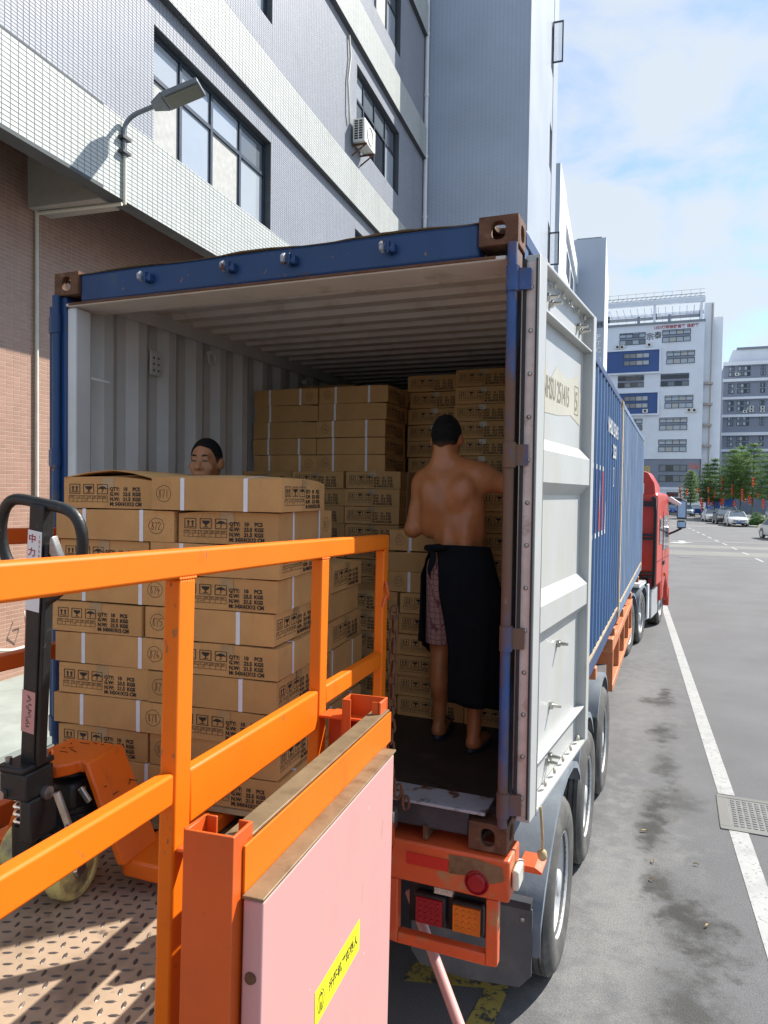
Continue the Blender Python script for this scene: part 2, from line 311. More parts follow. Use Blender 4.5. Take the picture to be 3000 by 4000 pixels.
def plate_hole(b, o, u, v, n, w, h, rx, ry, t, k=16, cx=0, cy=0, m=0, pw=2.):
    """rectangular plate w x h with an oval hole, thickness t along -n"""
    o, u, v, n = map(Vector, (o, u, v, n)); A = []; C = []
    for j in range(k):
        a = 2*math.pi*(j+.5)/k; ca, sa = math.cos(a), math.sin(a); q = max(abs(ca)/(w/2), abs(sa)/(h/2)); A.append((ca/q, sa/q))
        C.append((cx+rx*math.copysign(abs(ca)**(2/pw), ca), cy+ry*math.copysign(abs(sa)**(2/pw), sa)))
    # snap nearest samples to the corners
    for sx_ in (-1, 1):
        for sy_ in (-1, 1):
            i = min(range(k), key=lambda j: (A[j][0]-sx_*w/2)**2+(A[j][1]-sy_*h/2)**2); A[i] = (sx_*w/2, sy_*h/2)
    vs = [o+u*x+v*y for x, y in A]+[o+u*x+v*y for x, y in C]+[o+u*x+v*y-n*t for x, y in C]+[o+u*x+v*y-n*t for x, y in A]
    fs = []
    for j in range(k):
        l = (j+1) % k
        fs += [(j, l, k+l, k+j), (k+j, k+l, 2*k+l, 2*k+j), (2*k+j, 2*k+l, 3*k+l, 3*k+j), (3*k+j, 3*k+l, l, j)]
    b.add(vs, fs, m)
def tile_field(name, rects, plane, pu, pv, gap, proud, mat, parent, thick=.007):
    """tiles laid on rectangles (u0,u1,v0,v1); plane(u,v,d)->xyz; returns one mesh"""
    V = []; F = []; n = 0
    for u0, u1, v0, v1 in rects:
        us = np.arange(math.floor(u0/pu), math.ceil(u1/pu)+1)*pu; vs = np.arange(math.floor(v0/pv), math.ceil(v1/pv)+1)*pv
        U, W = np.meshgrid(us, vs, indexing='ij'); U = U.ravel(); W = W.ravel()
        a0 = np.clip(U+gap/2, u0, u1); a1 = np.clip(U+pu-gap/2, u0, u1); b0 = np.clip(W+gap/2, v0, v1); b1 = np.clip(W+pv-gap/2, v0, v1)
        ok = (a1-a0 > .012) & (b1-b0 > .010); a0, a1, b0, b1 = a0[ok], a1[ok], b0[ok], b1[ok]; k = len(a0)
        if not k: continue
        pr = proud+np.random.uniform(-.00012, .00012, (k, 4)); e = .0022
        q = [(a0, b0, 0), (a1, b0, 0), (a1, b1, 0), (a0, b1, 0), (a0+e, b0+e, 1), (a1-e, b0+e, 1), (a1-e, b1-e, 1), (a0+e, b1-e, 1)]
        P = np.zeros((k, 8, 3))
        for i, (a, b, t) in enumerate(q):
            d = pr[:, i-4] if t else np.zeros(k)
            x, y, z = plane(a, b, d); P[:, i, 0] = x; P[:, i, 1] = y; P[:, i, 2] = z
        V.append(P.reshape(-1, 3)); f = np.array([(4,5,6,7),(0,1,5,4),(1,2,6,5),(2,3,7,6),(3,0,4,7)])
        F.append((f[None]+(np.arange(k)*8+n)[:, None, None]).reshape(-1, 4)); n += k*8
    V = np.concatenate(V); F = np.concatenate(F)
    me = fast_mesh(name, V, F); return link(name, me, mat, parent)
def fast_mesh(name, V, F):
    V = np.asarray(V, dtype=np.float32); F = np.asarray(F, dtype=np.int32); k = F.shape[1]; me = bpy.data.meshes.new(name)
    me.vertices.add(len(V)); me.vertices.foreach_set('co', V.ravel()); me.loops.add(F.size); me.loops.foreach_set('vertex_index', F.ravel())
    me.polygons.add(len(F)); me.polygons.foreach_set('loop_start', np.arange(0, F.size, k, dtype=np.int32)); me.polygons.foreach_set('loop_total', np.full(len(F), k, dtype=np.int32))
    me.polygons.foreach_set('use_smooth', np.zeros(len(F), dtype=bool)); me.update(calc_edges=True); me.validate(); return me
# ---------------------------------------------------------------- smooth bodies from distance fields (surface nets)
def sd_cap(P, a, b, ra, rb):
    a = np.array(a, float); b = np.array(b, float); ab = b-a; t = np.clip(((P-a)@ab)/max(ab@ab, 1e-9), 0, 1)
    return np.linalg.norm(P-a-t[..., None]*ab, axis=-1)-(ra+(rb-ra)*t)
def sd_ell(P, c, r, rot=None):
    Q = P-np.array(c, float)
    if rot is not None: Q = Q@np.array(Euler(rot).to_matrix())
    r = np.array(r, float); k0 = np.linalg.norm(Q/r, axis=-1); k1 = np.linalg.norm(Q/(r*r), axis=-1); return k0*(k0-1)/np.maximum(k1, 1e-9)
def smin(a, b, k):
    h = np.maximum(k-np.abs(a-b), 0)/k; return np.minimum(a, b)-h*h*k*.25
def surf_nets(fn, lo, hi, h, name):
    ax = [np.arange(lo[i], hi[i]+h, h) for i in range(3)]; G = np.stack(np.meshgrid(*ax, indexing='ij'), -1); D = fn(G)
    n = D.shape; ins = D < 0; c = np.zeros(tuple(k-1 for k in n), int); acc = np.zeros(c.shape+(3,)); cnt = np.zeros(c.shape)
    for d in ((0,0,0),(1,0,0),(0,1,0),(1,1,0),(0,0,1),(1,0,1),(0,1,1),(1,1,1)):
        c += ins[d[0]:n[0]-1+d[0], d[1]:n[1]-1+d[1], d[2]:n[2]-1+d[2]]
    act = (c > 0) & (c < 8)
    cs = [(x, y, z) for x in (0, 1) for y in (0, 1) for z in (0, 1)]
    for a in cs:
        for k in range(3):
            if a[k] == 0:
                b = list(a); b[k] = 1
                sl = lambda q: (slice(q[0], n[0]-1+q[0]), slice(q[1], n[1]-1+q[1]), slice(q[2], n[2]-1+q[2]))
                da, db = D[sl(a)], D[sl(b)]; cr = (da < 0) != (db < 0); t = np.where(cr, da/np.where(cr, da-db, 1), 0)
                p = np.zeros(c.shape+(3,)); p[...] = a; p[..., k] += t; acc += p*cr[..., None]; cnt += cr
    idx = -np.ones(c.shape, int); idx[act] = np.arange(act.sum())
    I = np.argwhere(act); V = (I+acc[act]/cnt[act][:, None])*h+np.array([a[0] for a in ax]); F = []
    for k in range(3):
        a1, a2 = [(1, 2), (2, 0), (0, 1)][k]; s0 = [slice(None)]*3; s1 = [slice(None)]*3; s0[k] = slice(0, -1); s1[k] = slice(1, None)
        x = ins[tuple(s0)] != ins[tuple(s1)]; q = np.argwhere(x); ok = (q[:, a1] > 0) & (q[:, a2] > 0) & (q[:, a1] < n[a1]-1) & (q[:, a2] < n[a2]-1) & (q[:, k] < n[k]-1); q = q[ok]
        fl = ins[tuple(s0)][tuple(q.T)]
        def at(d1, d2): p = q.copy(); p[:, a1] -= d1; p[:, a2] -= d2; return idx[tuple(p.T)]
        f = np.stack([at(0, 0), at(1, 0), at(1, 1), at(0, 1)], 1); f[~fl] = f[~fl][:, ::-1]; F.append(f)
    F = np.concatenate(F); F = F[(F >= 0).all(1)]
    me = fast_mesh(name, V, F); me.polygons.foreach_set('use_smooth', [True]*len(me.polygons)); return me
# ---------------------------------------------------------------- ground and road
def asphalt():
    m = pm('asphalt', (.125, .125, .128), .82, 0, .16, .55, .6, 150, spec=.35)
    t = m.node_tree; b = [n for n in t.nodes if n.type == 'BSDF_PRINCIPLED'][0]; L = t.links.new
    src = b.inputs['Base Color'].links[0].from_socket; c = N(t, 'ShaderNodeTexCoord')
    def blot(x, y, rx, ry, rot, strength, col, src):
        mp = N(t, 'ShaderNodeMapping', vector_type='TEXTURE'); mp.inputs['Location'].default_value = (x, y, 0); mp.inputs['Rotation'].default_value = (0, 0, rot); mp.inputs['Scale'].default_value = (rx, ry, 1)
        nz = N(t, 'ShaderNodeTexNoise'); nz.inputs['Scale'].default_value = 5.; nz.inputs['Detail'].default_value = 8; nz.inputs['Roughness'].default_value = .65
        L(c.outputs['Object'], nz.inputs['Vector']); L(c.outputs['Object'], mp.inputs[0])
        ln = N(t, 'ShaderNodeVectorMath', operation='LENGTH'); L(mp.outputs[0], ln.inputs[0])
        a = N(t, 'ShaderNodeMath', operation='MULTIPLY_ADD'); a.inputs[1].default_value = 2.6; L(nz.outputs[0], a.inputs[0])
        q = N(t, 'ShaderNodeMath', operation='MULTIPLY'); q.inputs[1].default_value = -1; L(ln.outputs['Value'], q.inputs[0]); L(q.outputs[0], a.inputs[2])
        r = N(t, 'ShaderNodeMapRange', interpolation_type='SMOOTHSTEP'); r.inputs['From Min'].default_value = .35; r.inputs['From Max'].default_value = 1.35; r.inputs['To Max'].default_value = strength; L(a.outputs[0], r.inputs[0])
        x_ = N(t, 'ShaderNodeMix', data_type='RGBA'); L(r.outputs[0], x_.inputs[0]); L(src, x_.inputs[6]); x_.inputs[7].default_value = (*col, 1); return x_.outputs[2]
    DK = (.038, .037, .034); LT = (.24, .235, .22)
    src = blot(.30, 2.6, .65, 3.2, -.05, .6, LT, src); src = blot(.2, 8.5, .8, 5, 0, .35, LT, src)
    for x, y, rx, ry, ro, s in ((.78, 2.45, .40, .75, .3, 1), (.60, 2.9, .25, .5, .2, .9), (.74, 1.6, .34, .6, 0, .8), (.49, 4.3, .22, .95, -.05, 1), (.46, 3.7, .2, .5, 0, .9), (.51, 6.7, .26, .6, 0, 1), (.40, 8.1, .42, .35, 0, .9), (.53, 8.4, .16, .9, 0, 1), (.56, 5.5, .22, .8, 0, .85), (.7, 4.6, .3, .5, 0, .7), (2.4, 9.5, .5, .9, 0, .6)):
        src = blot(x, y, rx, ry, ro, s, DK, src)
    g1 = N(t, 'ShaderNodeTexNoise'); g1.inputs['Scale'].default_value = 85; g1.inputs['Detail'].default_value = 8; g1.inputs['Roughness'].default_value = .75; L(c.outputs['Object'], g1.inputs['Vector'])
    gr_ = N(t, 'ShaderNodeMapRange'); gr_.inputs['From Min'].default_value = .3; gr_.inputs['From Max'].default_value = .7; gr_.inputs['To Min'].default_value = .62; gr_.inputs['To Max'].default_value = 1.38; L(g1.outputs[0], gr_.inputs[0])
    hs_ = N(t, 'ShaderNodeHueSaturation'); L(src, hs_.inputs['Color']); L(gr_.outputs[0], hs_.inputs['Value']); src = hs_.outputs[0]
    sp = N(t, 'ShaderNodeTexVoronoi'); sp.inputs['Scale'].default_value = 48; L(c.outputs['Object'], sp.inputs['Vector'])
    r = N(t, 'ShaderNodeMapRange'); r.inputs['From Min'].default_value = .10; r.inputs['From Max'].default_value = .04; r.inputs['To Max'].default_value = .55; L(sp.outputs['Distance'], r.inputs[0])
    x_ = N(t, 'ShaderNodeMix', data_type='RGBA'); L(r.outputs[0], x_.inputs[0]); L(src, x_.inputs[6]); x_.inputs[7].default_value = (.36, .355, .34, 1)
    L(x_.outputs[2], b.inputs['Base Color'])
asphalt()
tag(B().box(-260, 300, -60, 520, -.5, 0).obj('road', 'asphalt'), kind='structure')
def sheet(name, pts, mat, z=.004, kind='structure'):
    o = B().add([(x, y, z) for x, y in pts], [tuple(range(len(pts)))]).obj(name, mat); return tag(o, kind=kind)
def strip(name, x0, y0, x1, y1, w_, mat, z=.004):
    d = Vector((x1-x0, y1-y0)).normalized(); n_ = Vector((-d.y, d.x))*w_/2
    return sheet(name, [(x0+n_.x, y0+n_.y), (x0-n_.x, y0-n_.y), (x1-n_.x, y1-n_.y), (x1+n_.x, y1+n_.y)], mat, z)
lx = lambda y: 1.14-.0594*(y-4.86)
strip('lane_line', lx(4.95), 4.95, lx(33), 33, .15, 'marking_white'); strip('lane_line', lx(-2), -2, lx(4.12), 4.12, .155, 'marking_white')
for k in range(14):
    y0 = 26.5+3.7*k; f = lambda y: 3.65-.075*(y-42.9); strip('lane_dash', f(y0), y0, f(y0+1.9), y0+1.9, .13, 'marking_white', .012 if 34 < y0 < 46 else .004)
sheet('concrete_strip', [(-4, 35.6), (40, 39.4), (40, 42.4), (-4, 38.6)], 'concrete_road'); sheet('concrete_strip', [(-4, 41.2), (40, 44.8), (40, 47.4), (-4, 43.9)], 'concrete_road')
sheet('concrete_strip', [(-4, 47.3), (40, 51), (40, 52), (-4, 48.1)], 'concrete_road')
sheet('arrow_marking', [(.2, 45.3), (1.0, 45.0), (1.7, 46.9), (1.25, 46.8), (1.1, 48.3), (.75, 48.2), (.85, 46.7), (.5, 46.6)], 'marking_white', .012)
sheet('arrow_marking', [(5.7, 43.1), (7.2, 42.6), (7.0, 43.4), (6.0, 45.1), (5.6, 45.0), (6.2, 43.5)], 'marking_white', .012)
strip('stop_line', .2, 73.5, 5.2, 75, .5, 'marking_white'); strip('stop_line', .2, 88, 4, 89, .5, 'marking_white')
sheet('bay_marking', [(-.86, 1.14), (-.26, 1.30), (-.24, 1.46), (-.84, 1.33)], 'marking_yellow'); sheet('bay_marking', [(-.42, .85), (-.27, .88), (-.25, 1.29), (-.38, 1.27)], 'marking_yellow')
sheet('bay_marking', [(-1.3, .55), (-.95, .62), (-.93, .8), (-1.3, .75)], 'marking_yellow')
# pavement in front of the factory wall
A4 = R(4.1)
def bl(e, s): return (CAM.x+e*math.cos(A4)-s*math.sin(A4), CAM.y+e*math.sin(A4)+s*math.cos(A4))
o = tag(B().prism([bl(-8.46, -2), bl(-6.1, -2), bl(-6.1, 26), bl(-8.46, 26)], 'z', .002, .12).obj('pavement', 'concrete', bevel=.012), kind='structure')
# drain cover in the lane line
g = thing('drain_cover', 'iron drain cover in a concrete collar breaking the white lane line', 'drain cover', (1.5, 4.52, 0))
fr = B(); fr.box(-.46, .55, -.40, -.33, 0, .010); fr.box(-.46, .55, .33, .40, 0, .010); fr.box(-.46, -.37, -.33, .33, 0, .010); fr.obj('collar', 'concrete_road', g, bevel=.004)
B().box(-.37, .55, -.33, .33, 0, .006).obj('grille', 'cast_iron', g)
st = B()
for i in range(17):
    for j in range(12):
        if abs(i-8) < 3 and abs(j-6) < 2: continue
        st.box(-.34+i*.052, -.31+i*.052, -.30+j*.052, -.27+j*.052, .006, .011)
tag(st.obj('stud', 'cast_iron', g), kind='stuff')
g = thing('drain_grate', 'flat drain grate lying across the far lane beside the red cab', 'drain cover', (1.03, 34.7, 0)); B().box(-.3, .3, -.14, .14, 0, .012).obj('frame', 'cast_iron', g)
for k in range(8): B().box(-.27+k*.07, -.23+k*.07, -.11, .11, .012, .018).obj('bar', 'concrete', g)
for i, (x, y, a, txt) in enumerate(((.41, 3.78, .3, 'largest dry leaf lying on the asphalt beside the rear wheels'), (.50, 3.25, 1.9, 'dry yellow leaf on the asphalt, second of three in a row'), (.50, 2.95, 2.4, 'dry yellow leaf on the asphalt nearest the second wheel, third in the row'), (.87, 2.47, .9, 'pale dry leaf lying in the oil stain on the asphalt'), (.82, 3.34, 0, 'tiny pale leaf on the asphalt between stain and lane line'))):
    b = B(Matrix.Translation((x, y, .006)) @ Matrix.Rotation(a, 4, 'Z')); L_ = .036 if i == 0 else .022
    P = [[(L_*(u-.5)*2, .35*L_*math.sin(math.pi*u)*v_, .010*math.sin(3*u)+.008*abs(v_)) for v_ in (-1, 0, 1)] for u in np.linspace(0, 1, 6)]
    tag(b.grid(P).obj('fallen_leaf', 'leaf_dry', smooth=60), txt, 'leaf', 'fallen leaves on the road')
# ---------------------------------------------------------------- tiled factory building on the left
def brickmat(name, c1, c2, mortar, sx=.3, sy=.1, mort=.02, rough=.35):
    m = bpy.data.materials.new(name); m.use_nodes = True; t = m.node_tree; b = t.nodes['Principled BSDF']; L = t.links.new
    c = N(t, 'ShaderNodeTexCoord'); s_ = N(t, 'ShaderNodeSeparateXYZ'); L(c.outputs['Object'], s_.inputs[0]); a = N(t, 'ShaderNodeMath'); L(s_.outputs[0], a.inputs[0]); L(s_.outputs[1], a.inputs[1])
    k = N(t, 'ShaderNodeCombineXYZ'); L(a.outputs[0], k.inputs[0]); L(s_.outputs[2], k.inputs[1]); br = N(t, 'ShaderNodeTexBrick'); br.offset = 0; L(k.outputs[0], br.inputs['Vector'])
    for kk, v in (('Color1', c1), ('Color2', c2), ('Mortar', mortar)): br.inputs[kk].default_value = (*v, 1)
    br.inputs['Scale'].default_value = 1; br.inputs['Mortar Size'].default_value = mort*sy; br.inputs['Brick Width'].default_value = sx; br.inputs['Row Height'].default_value = sy; br.inputs['Mortar Smooth'].default_value = .2
    nz = N(t, 'ShaderNodeTexNoise'); nz.inputs['Scale'].default_value = .35; nz.inputs['Detail'].default_value = 8; L(c.outputs['Object'], nz.inputs['Vector'])
    r = N(t, 'ShaderNodeMapRange'); r.inputs['From Min'].default_value = .3; r.inputs['From Max'].default_value = .7; r.inputs['To Min'].default_value = .88; r.inputs['To Max'].default_value = 1.08; L(nz.outputs[0], r.inputs[0])
    h = N(t, 'ShaderNodeHueSaturation'); L(br.outputs[0], h.inputs['Color']); L(r.outputs[0], h.inputs['Value']); L(h.outputs[0], b.inputs['Base Color']); b.inputs['Roughness'].default_value = rough
    bu = N(t, 'ShaderNodeBump'); bu.inputs['Strength'].default_value = .4; bu.inputs['Distance'].default_value = .004; bu.invert = True; L(br.outputs['Fac'], bu.inputs['Height']); L(bu.outputs[0], b.inputs['Normal'])
    MATS[name] = m
brickmat('tile_far', (.42, .485, .585), (.405, .47, .57), (.27, .31, .38), .15, .05, .10)
brickmat('tile_far_light', (.42, .45, .49), (.41, .44, .48), (.32, .34, .38), .15, .05, .10)
fb = thing('factory_building', 'grey tiled factory building with white tiled bands and brown ground floor wall', 'building', (CAM.x, CAM.y, 0), A4)
def wall_rects(u0, u1, v0, v1, holes):
    us = sorted({u0, u1, *[h[0] for h in holes], *[h[1] for h in holes]}); us = [u for u in us if u0 <= u <= u1]; out_ = []
    for a, b in zip(us, us[1:]):
        hs = sorted([h for h in holes if h[0] <= a+1e-6 and h[1] >= b-1e-6 and h[3] > v0 and h[2] < v1], key=lambda h: h[2]); v = v0
        for h in hs:
            if h[2] > v: out_.append((a, b, v, h[2]))
            v = h[3]
        if v < v1: out_.append((a, b, v, v1))
    return out_
BANDS = [(7.13, 8.30), (10.68, 11.75), (15.13, 16.22), (19.55, 20.65), (24.0, 25.1)]
WINS = [(a, a+4.02, h0, h1) for h0, h1 in ((8.34, 10.22), (12.65, 14.69), (17.12, 19.15), (21.55, 23.6)) for a in (.75, 9.84, 18.95)]
PU, PV, WE = .125, .0608, -7.08
wb = B()
for r_ in wall_rects(-3, 26.3, 7.75, 28, WINS): wb.box(WE-.34, WE, *r_)
wb.obj('upper_wall', 'grout_grey', fb)
pl = lambda u, v, d: (WE+d, u, v)
rects = []
for (b0, b1), (c0, c1) in zip(BANDS, BANDS[1:]): rects += wall_rects(2, 26.2, b1, c0, WINS)
tag(tile_field('tile', rects, pl, .095, .0465, .0052, .003, 'glaze_grey', fb), kind='stuff')
FE = -6.935
fbm = B()
for b0, b1 in BANDS: fbm.box(FE-.25, FE, -3, 25.9, b0, b1)
fbm.obj('band', 'grout_grey', fb)
pf = lambda u, v, d: (FE+d, u, v)
u_lim = 3*PU
ind = B(); a_, c_ = PU-.0068, PV-.0068; e_ = .0022
ind.add([(0,0,0),(0,a_,0),(0,a_,c_),(0,0,c_),(.003,e_,e_),(.003,a_-e_,e_),(.003,a_-e_,c_-e_),(.003,e_,c_-e_)], [(4,5,6,7),(0,1,5,4),(1,2,6,5),(2,3,7,6),(3,0,4,7)])
tm = ind.mesh('tile'); tm.materials.append(MATS['glaze_white'])
nu0, nu1 = 53, 68; nv0 = math.ceil(7.14/PV); cnt = 0          # the tiles nearest the camera are pieces of their own
for i in range(nu0, nu1):
    for j in range(nv0, nv0+20):
        if (j+1)*PV > 8.30 or cnt >= 299: continue
        t_ = bpy.data.objects.new('tile', tm); COL.objects.link(t_); t_.parent = fb; t_.location = (FE, i*PU+.0034, j*PV+.0034); t_.rotation_euler = (0, random.uniform(-.004, .004), 0); cnt += 1
rb = [(3, nu0*PU, *BANDS[0]), (nu1*PU, 25.9, *BANDS[0])]+[(6, 25.9, *q) for q in BANDS[1:]]
tag(tile_field('tile', rb, pf, PU, PV, .0068, .003, 'glaze_white', fb), kind='stuff')
so_ = B()
so_.box(-8.47, WE-.342, -3, 26, 9.0, 9.04)
for s0 in (-.3, 8.72, 17.7): so_.box(-8.47, FE-.25, s0, s0+.46, 7.10, 9.0)
so_.obj('soffit', 'soffit', fb, bevel=.01)
bw = B(); bw.box(-9.4, -8.47, -3, 26.3, 0, 9.1); bw.obj('brown_wall', 'grout_cream', fb)
tag(tile_field('tile', [(5.5, 14.5, .12, 8.6)], lambda u, v, d: (-8.47+d, u, v), PU*1.056, .0625, .0065, .003, 'glaze_pink', fb), kind='stuff')
c = B(); c.cyl((-8.43, 8.86, .2), (-8.43, 8.86, 7.1), .028, n=8); c.cyl((-8.43, 8.86, 7.07), (-6.95, 8.92, 7.075), .026, n=8); c.cyl((-6.90, 8.92, 7.06), (-6.90, 8.92, 7.8), .026, n=8); c.obj('conduit', 'pipe_cream', fb, smooth=50)
c = B(); c.tube([(-8.40, 8.0, .62), (-8.38, 8.35, .55), (-8.38, 8.75, .56)], .025, 8); c.tube([(-8.36, 8.55, 1.1), (-8.3, 8.5, .95), (-8.32, 8.62, .82), (-8.36, 8.66, .98), (-8.34, 8.56, 1.0)], .012, 6); c.obj('hose', 'pipe_cream', fb, smooth=60)
for (e0, s0) in ((-6.98, 25.98), ):
    b = B(); b.cyl((e0, s0, .2), (e0, s0, 28), .075, n=10)
    for h in np.arange(2, 28, 2.2): b.cyl((e0, s0, h), (e0, s0, h+.1), .095, n=10)
    b.obj('drain_pipe', 'white_paint', fb, smooth=50)
def window(parent, plane, u0, u1, v0, v1, cols, rows, fw=.055, mat='alu_frame', panes=None, depth=.06, name='window', inset=.0):
    """framed window as a part; each pane is a sub-part. plane(u,v,d)"""
    b = B()
    def bx(a0, a1, c0, c1, d0=0., d1=depth):
        P = [plane(u, v, d) for d in (d0, d1) for u, v in ((a0, c0), (a1, c0), (a1, c1), (a0, c1))]; b.add(P, [(0,3,2,1),(4,5,6,7),(0,1,5,4),(1,2,6,5),(2,3,7,6),(3,0,4,7)])
    bx(u0, u1, v0, v0+fw); bx(u0, u1, v1-fw, v1); bx(u0, u0+fw, v0+fw, v1-fw); bx(u1-fw, u1, v0+fw, v1-fw)
    cu_ = [u0+(u1-u0)*c for c in cols]; rv = [v0+(v1-v0)*r for r in rows]
    for c in cu_[1:-1]: bx(c-fw/2, c+fw/2, v0+fw, v1-fw, 0, depth*.96)
    for r in rv[1:-1]: bx(u0+fw, u1-fw, r-fw/2, r+fw/2, 0, depth*.92)
    o = b.obj(name, mat, parent)
    k = 0
    for i in range(len(cu_)-1):
        for j in range(len(rv)-1):
            mt = panes[k % len(panes)] if panes else 'win_glass'; k += 1
            if mt is None: continue
            q = .4*depth; P = [plane(u, v, d) for d in (q-.006, q) for u, v in ((cu_[i]+fw*.4, rv[j]+fw*.4), (cu_[i+1]-fw*.4, rv[j]+fw*.4), (cu_[i+1]-fw*.4, rv[j+1]-fw*.4), (cu_[i]+fw*.4, rv[j+1]-fw*.4))]
            B().add(P, [(0,3,2,1),(4,5,6,7),(0,1,5,4),(1,2,6,5),(2,3,7,6),(3,0,4,7)]).obj('pane', mt, o)
    return o
for i, (a, b_, h0, h1) in enumerate(WINS):
    if a < 5 or h0 > 19.3: pn = ['win_glass']
    elif abs(a-18.95) < .1 and abs(h0-12.65) < .1: pn = ['win_mid', 'win_glass', 'win_dark', 'win_mid', 'win_dark', 'win_mid', 'win_glass', 'win_mid']
    else: pn = ['curtain', 'win_glass', 'win_glass', 'win_glass', 'curtain', 'win_glass', 'win_glass', 'win_mid']
    window(fb, lambda u, v, d: (WE-.20+d, u, v), a, b_, h0, h1, (0, .235, .48, .74, 1), (0, .64, 1), .07, panes=pn, depth=.07)
iw = B(); iw.box(-7.9, -7.88, -3, 26, 9.05, 28); iw.obj('inner_wall', 'curtain', fb)
# projecting wing
wg = B(); wg.box(-12, -3.3, 26.3, 33.7, 0, 31); wg.obj('wing', 'tile_far', fb)
wg = B(); wg.box(-3.299, -3.28, 26.305, 33.7, 0, 31); wg.box(-12, -3.28, 34.95, 37.2, 0, 31); wg.obj('wing_front', 'tile_far_light', fb)
for h0 in (4.5, 8.95, 13.4, 17.85, 22.3): wg = B(); wg.box(-12, -3.3, 33.7, 34.95, h0+2.0, h0+4.45); wg.obj('wing_front', 'tile_far_light', fb); B().box(-5, -3.55, 33.7, 34.95, h0, h0+2).obj('window', 'win_dark', fb)
for h0, h1 in ((13.45, 14.95), (22.6, 24.45)):
    b = B(); P0, P1 = -3.28, -2.80
    for z0, z1, e0, e1 in ((h0, h0+.06, P0, P1), (h1-.06, h1, P0, P1), (h0+.06, h1-.06, P0, P0+.06), (h0+.06, h1-.06, P1-.06, P1)): b.box(e0, e1, 34.2, 34.26, z0, z1)
    o = b.obj('open_sash', 'alu_frame', fb); B().box(P0+.06, P1-.06, 34.22, 34.235, h0+.06, h1-.06).obj('pane', 'clear_glass', o)
# air conditioner on the wall
ac = thing('air_conditioner', 'white air conditioner outdoor unit on bracket under the second floor window', 'air conditioner', (*bl(-6.84, 18.95), 12.35), A4)
B().box(-.17, .17, -.45, .45, 0, .62).obj('casing', 'ac_white', ac, bevel=.015)
b = B()
for i in range(2):
    for j in range(8): b.box(-.12+i*.13, -.02+i*.13, -.456, -.45, .07+j*.065, .115+j*.065)
b.obj('side_grille', 'plastic_black', ac)
b = B(); b.lathe([(.24, 0), (.24, .02), (.22, .02), (.22, 0)], (.17, 0, .31), 'x', 20); b.obj('fan_guard', 'ac_white', ac, smooth=40)
b = B()
for s_ in (-.33, .33): b.box(-.24, .2, s_-.02, s_+.02, -.045, -.005); b.bar((-.235, s_, -.3), (.16, s_, -.04), .03, .03)
b.obj('bracket', 'cont_rust', ac)
tag(B().tube([(*bl(-7.02, 18.3), 12.75), (*bl(-7.0, 18.2), 13.0), (*bl(-7.03, 18.15), 13.8), (*bl(-7.02, 18.3), 14.5), (*bl(-7.03, 18.2), 15.0)], .03, 8).obj('hose', 'pipe_cream', smooth=60), 'wrapped pipe hanging down the grey wall above the air conditioner', 'pipe')
# street lamp on the band
sp_ = lambda e, s, h: (*bl(e, s), h)
lp = thing('wall_lamp', 'grey street lamp on a curved arm fixed to the white tiled band', 'street lamp', (*bl(-6.9, 8.9), 7.75), A4)
pts = [(0, 0, 0), (0, 0, .35)]+[(.42*(1-math.cos(t)), .10*(1-math.cos(t)), .35+.30*math.sin(t)) for t in np.linspace(.15, 1.15, 8)]
e1 = Vector(pts[-1]); dr = (e1-Vector(pts[-2])).normalized(); pts.append(tuple(e1+dr*.22)); tip = Vector(pts[-1])
B().tube(pts, .033, 12).obj('arm', 'lamp_metal', lp, smooth=60)
b = B(); b.box(-.05, .06, -.09, .09, .02, .06); b.box(-.05, .06, -.09, .09, .22, .26); b.obj('clamp', 'dark_steel', lp)
zx = dr; yv = Vector((-.1, 1, 0)).normalized(); xv = zx; nv_ = xv.cross(yv).normalized(); yv = nv_.cross(xv)
Tm = Matrix(((xv.x, yv.x, nv_.x, tip.x), (xv.y, yv.y, nv_.y, tip.y), (xv.z, yv.z, nv_.z, tip.z), (0, 0, 0, 1)))
b = B(Tm); b.prism([(-.04, -.05), (-.04, .05), (.16, .17), (.16, -.17)], 'z', -.05, .05); b.prism([(.16, -.18), (.16, .18), (.72, .18), (.72, -.18)], 'z', -.04, .035); b.obj('lamp_head', 'lamp_metal', lp, bevel=.012)
b = B(Tm); b.box(.20, .69, -.15, .15, -.052, -.041); b.obj('led_panel', 'led_panel', lp)
# ---------------------------------------------------------------- further buildings on the left
nb_ = thing('neighbour_building', 'pale neighbouring factory with long window rows behind the tiled building', 'building', (CAM.x, CAM.y, 0), A4)
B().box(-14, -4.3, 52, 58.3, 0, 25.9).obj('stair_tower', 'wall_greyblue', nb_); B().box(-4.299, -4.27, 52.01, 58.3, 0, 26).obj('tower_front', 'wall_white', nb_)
B().box(-14, -5.2, 58.3, 87, 0, 28.5).obj('facade', 'wall_white', nb_); B().box(-5.199, -4.9, 60, 87, 27.2, 28.9).obj('parapet', 'wall_white', nb_)
for h0 in (12.5, 16.5, 20.5, 24.2):
    for s0 in (60, 66, 72, 78): window(nb_, lambda u, v, d: (-5.19+d, u, v), s0, s0+4.2, h0, h0+2.1, (0, .5, 1), (0, 1), .1, panes=['win_mid'], depth=.05)
pt = thing('lettered_tower', 'blue grey tower block with vertical PTC lettering on its end wall', 'building', (CAM.x, CAM.y, 0), A4)
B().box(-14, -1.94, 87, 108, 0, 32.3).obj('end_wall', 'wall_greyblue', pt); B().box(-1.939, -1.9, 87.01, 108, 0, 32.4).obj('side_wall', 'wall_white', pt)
b = B(); b.box(-5.2, -2.4, 87.5, 100, 32.302, 32.6); b.obj('roof_deck', 'roof_steel', pt)
b = B(); b.box(-2.6, -1.7, 95, 95.1, 16, 18.4); b.obj('open_sash', 'alu_frame', pt)
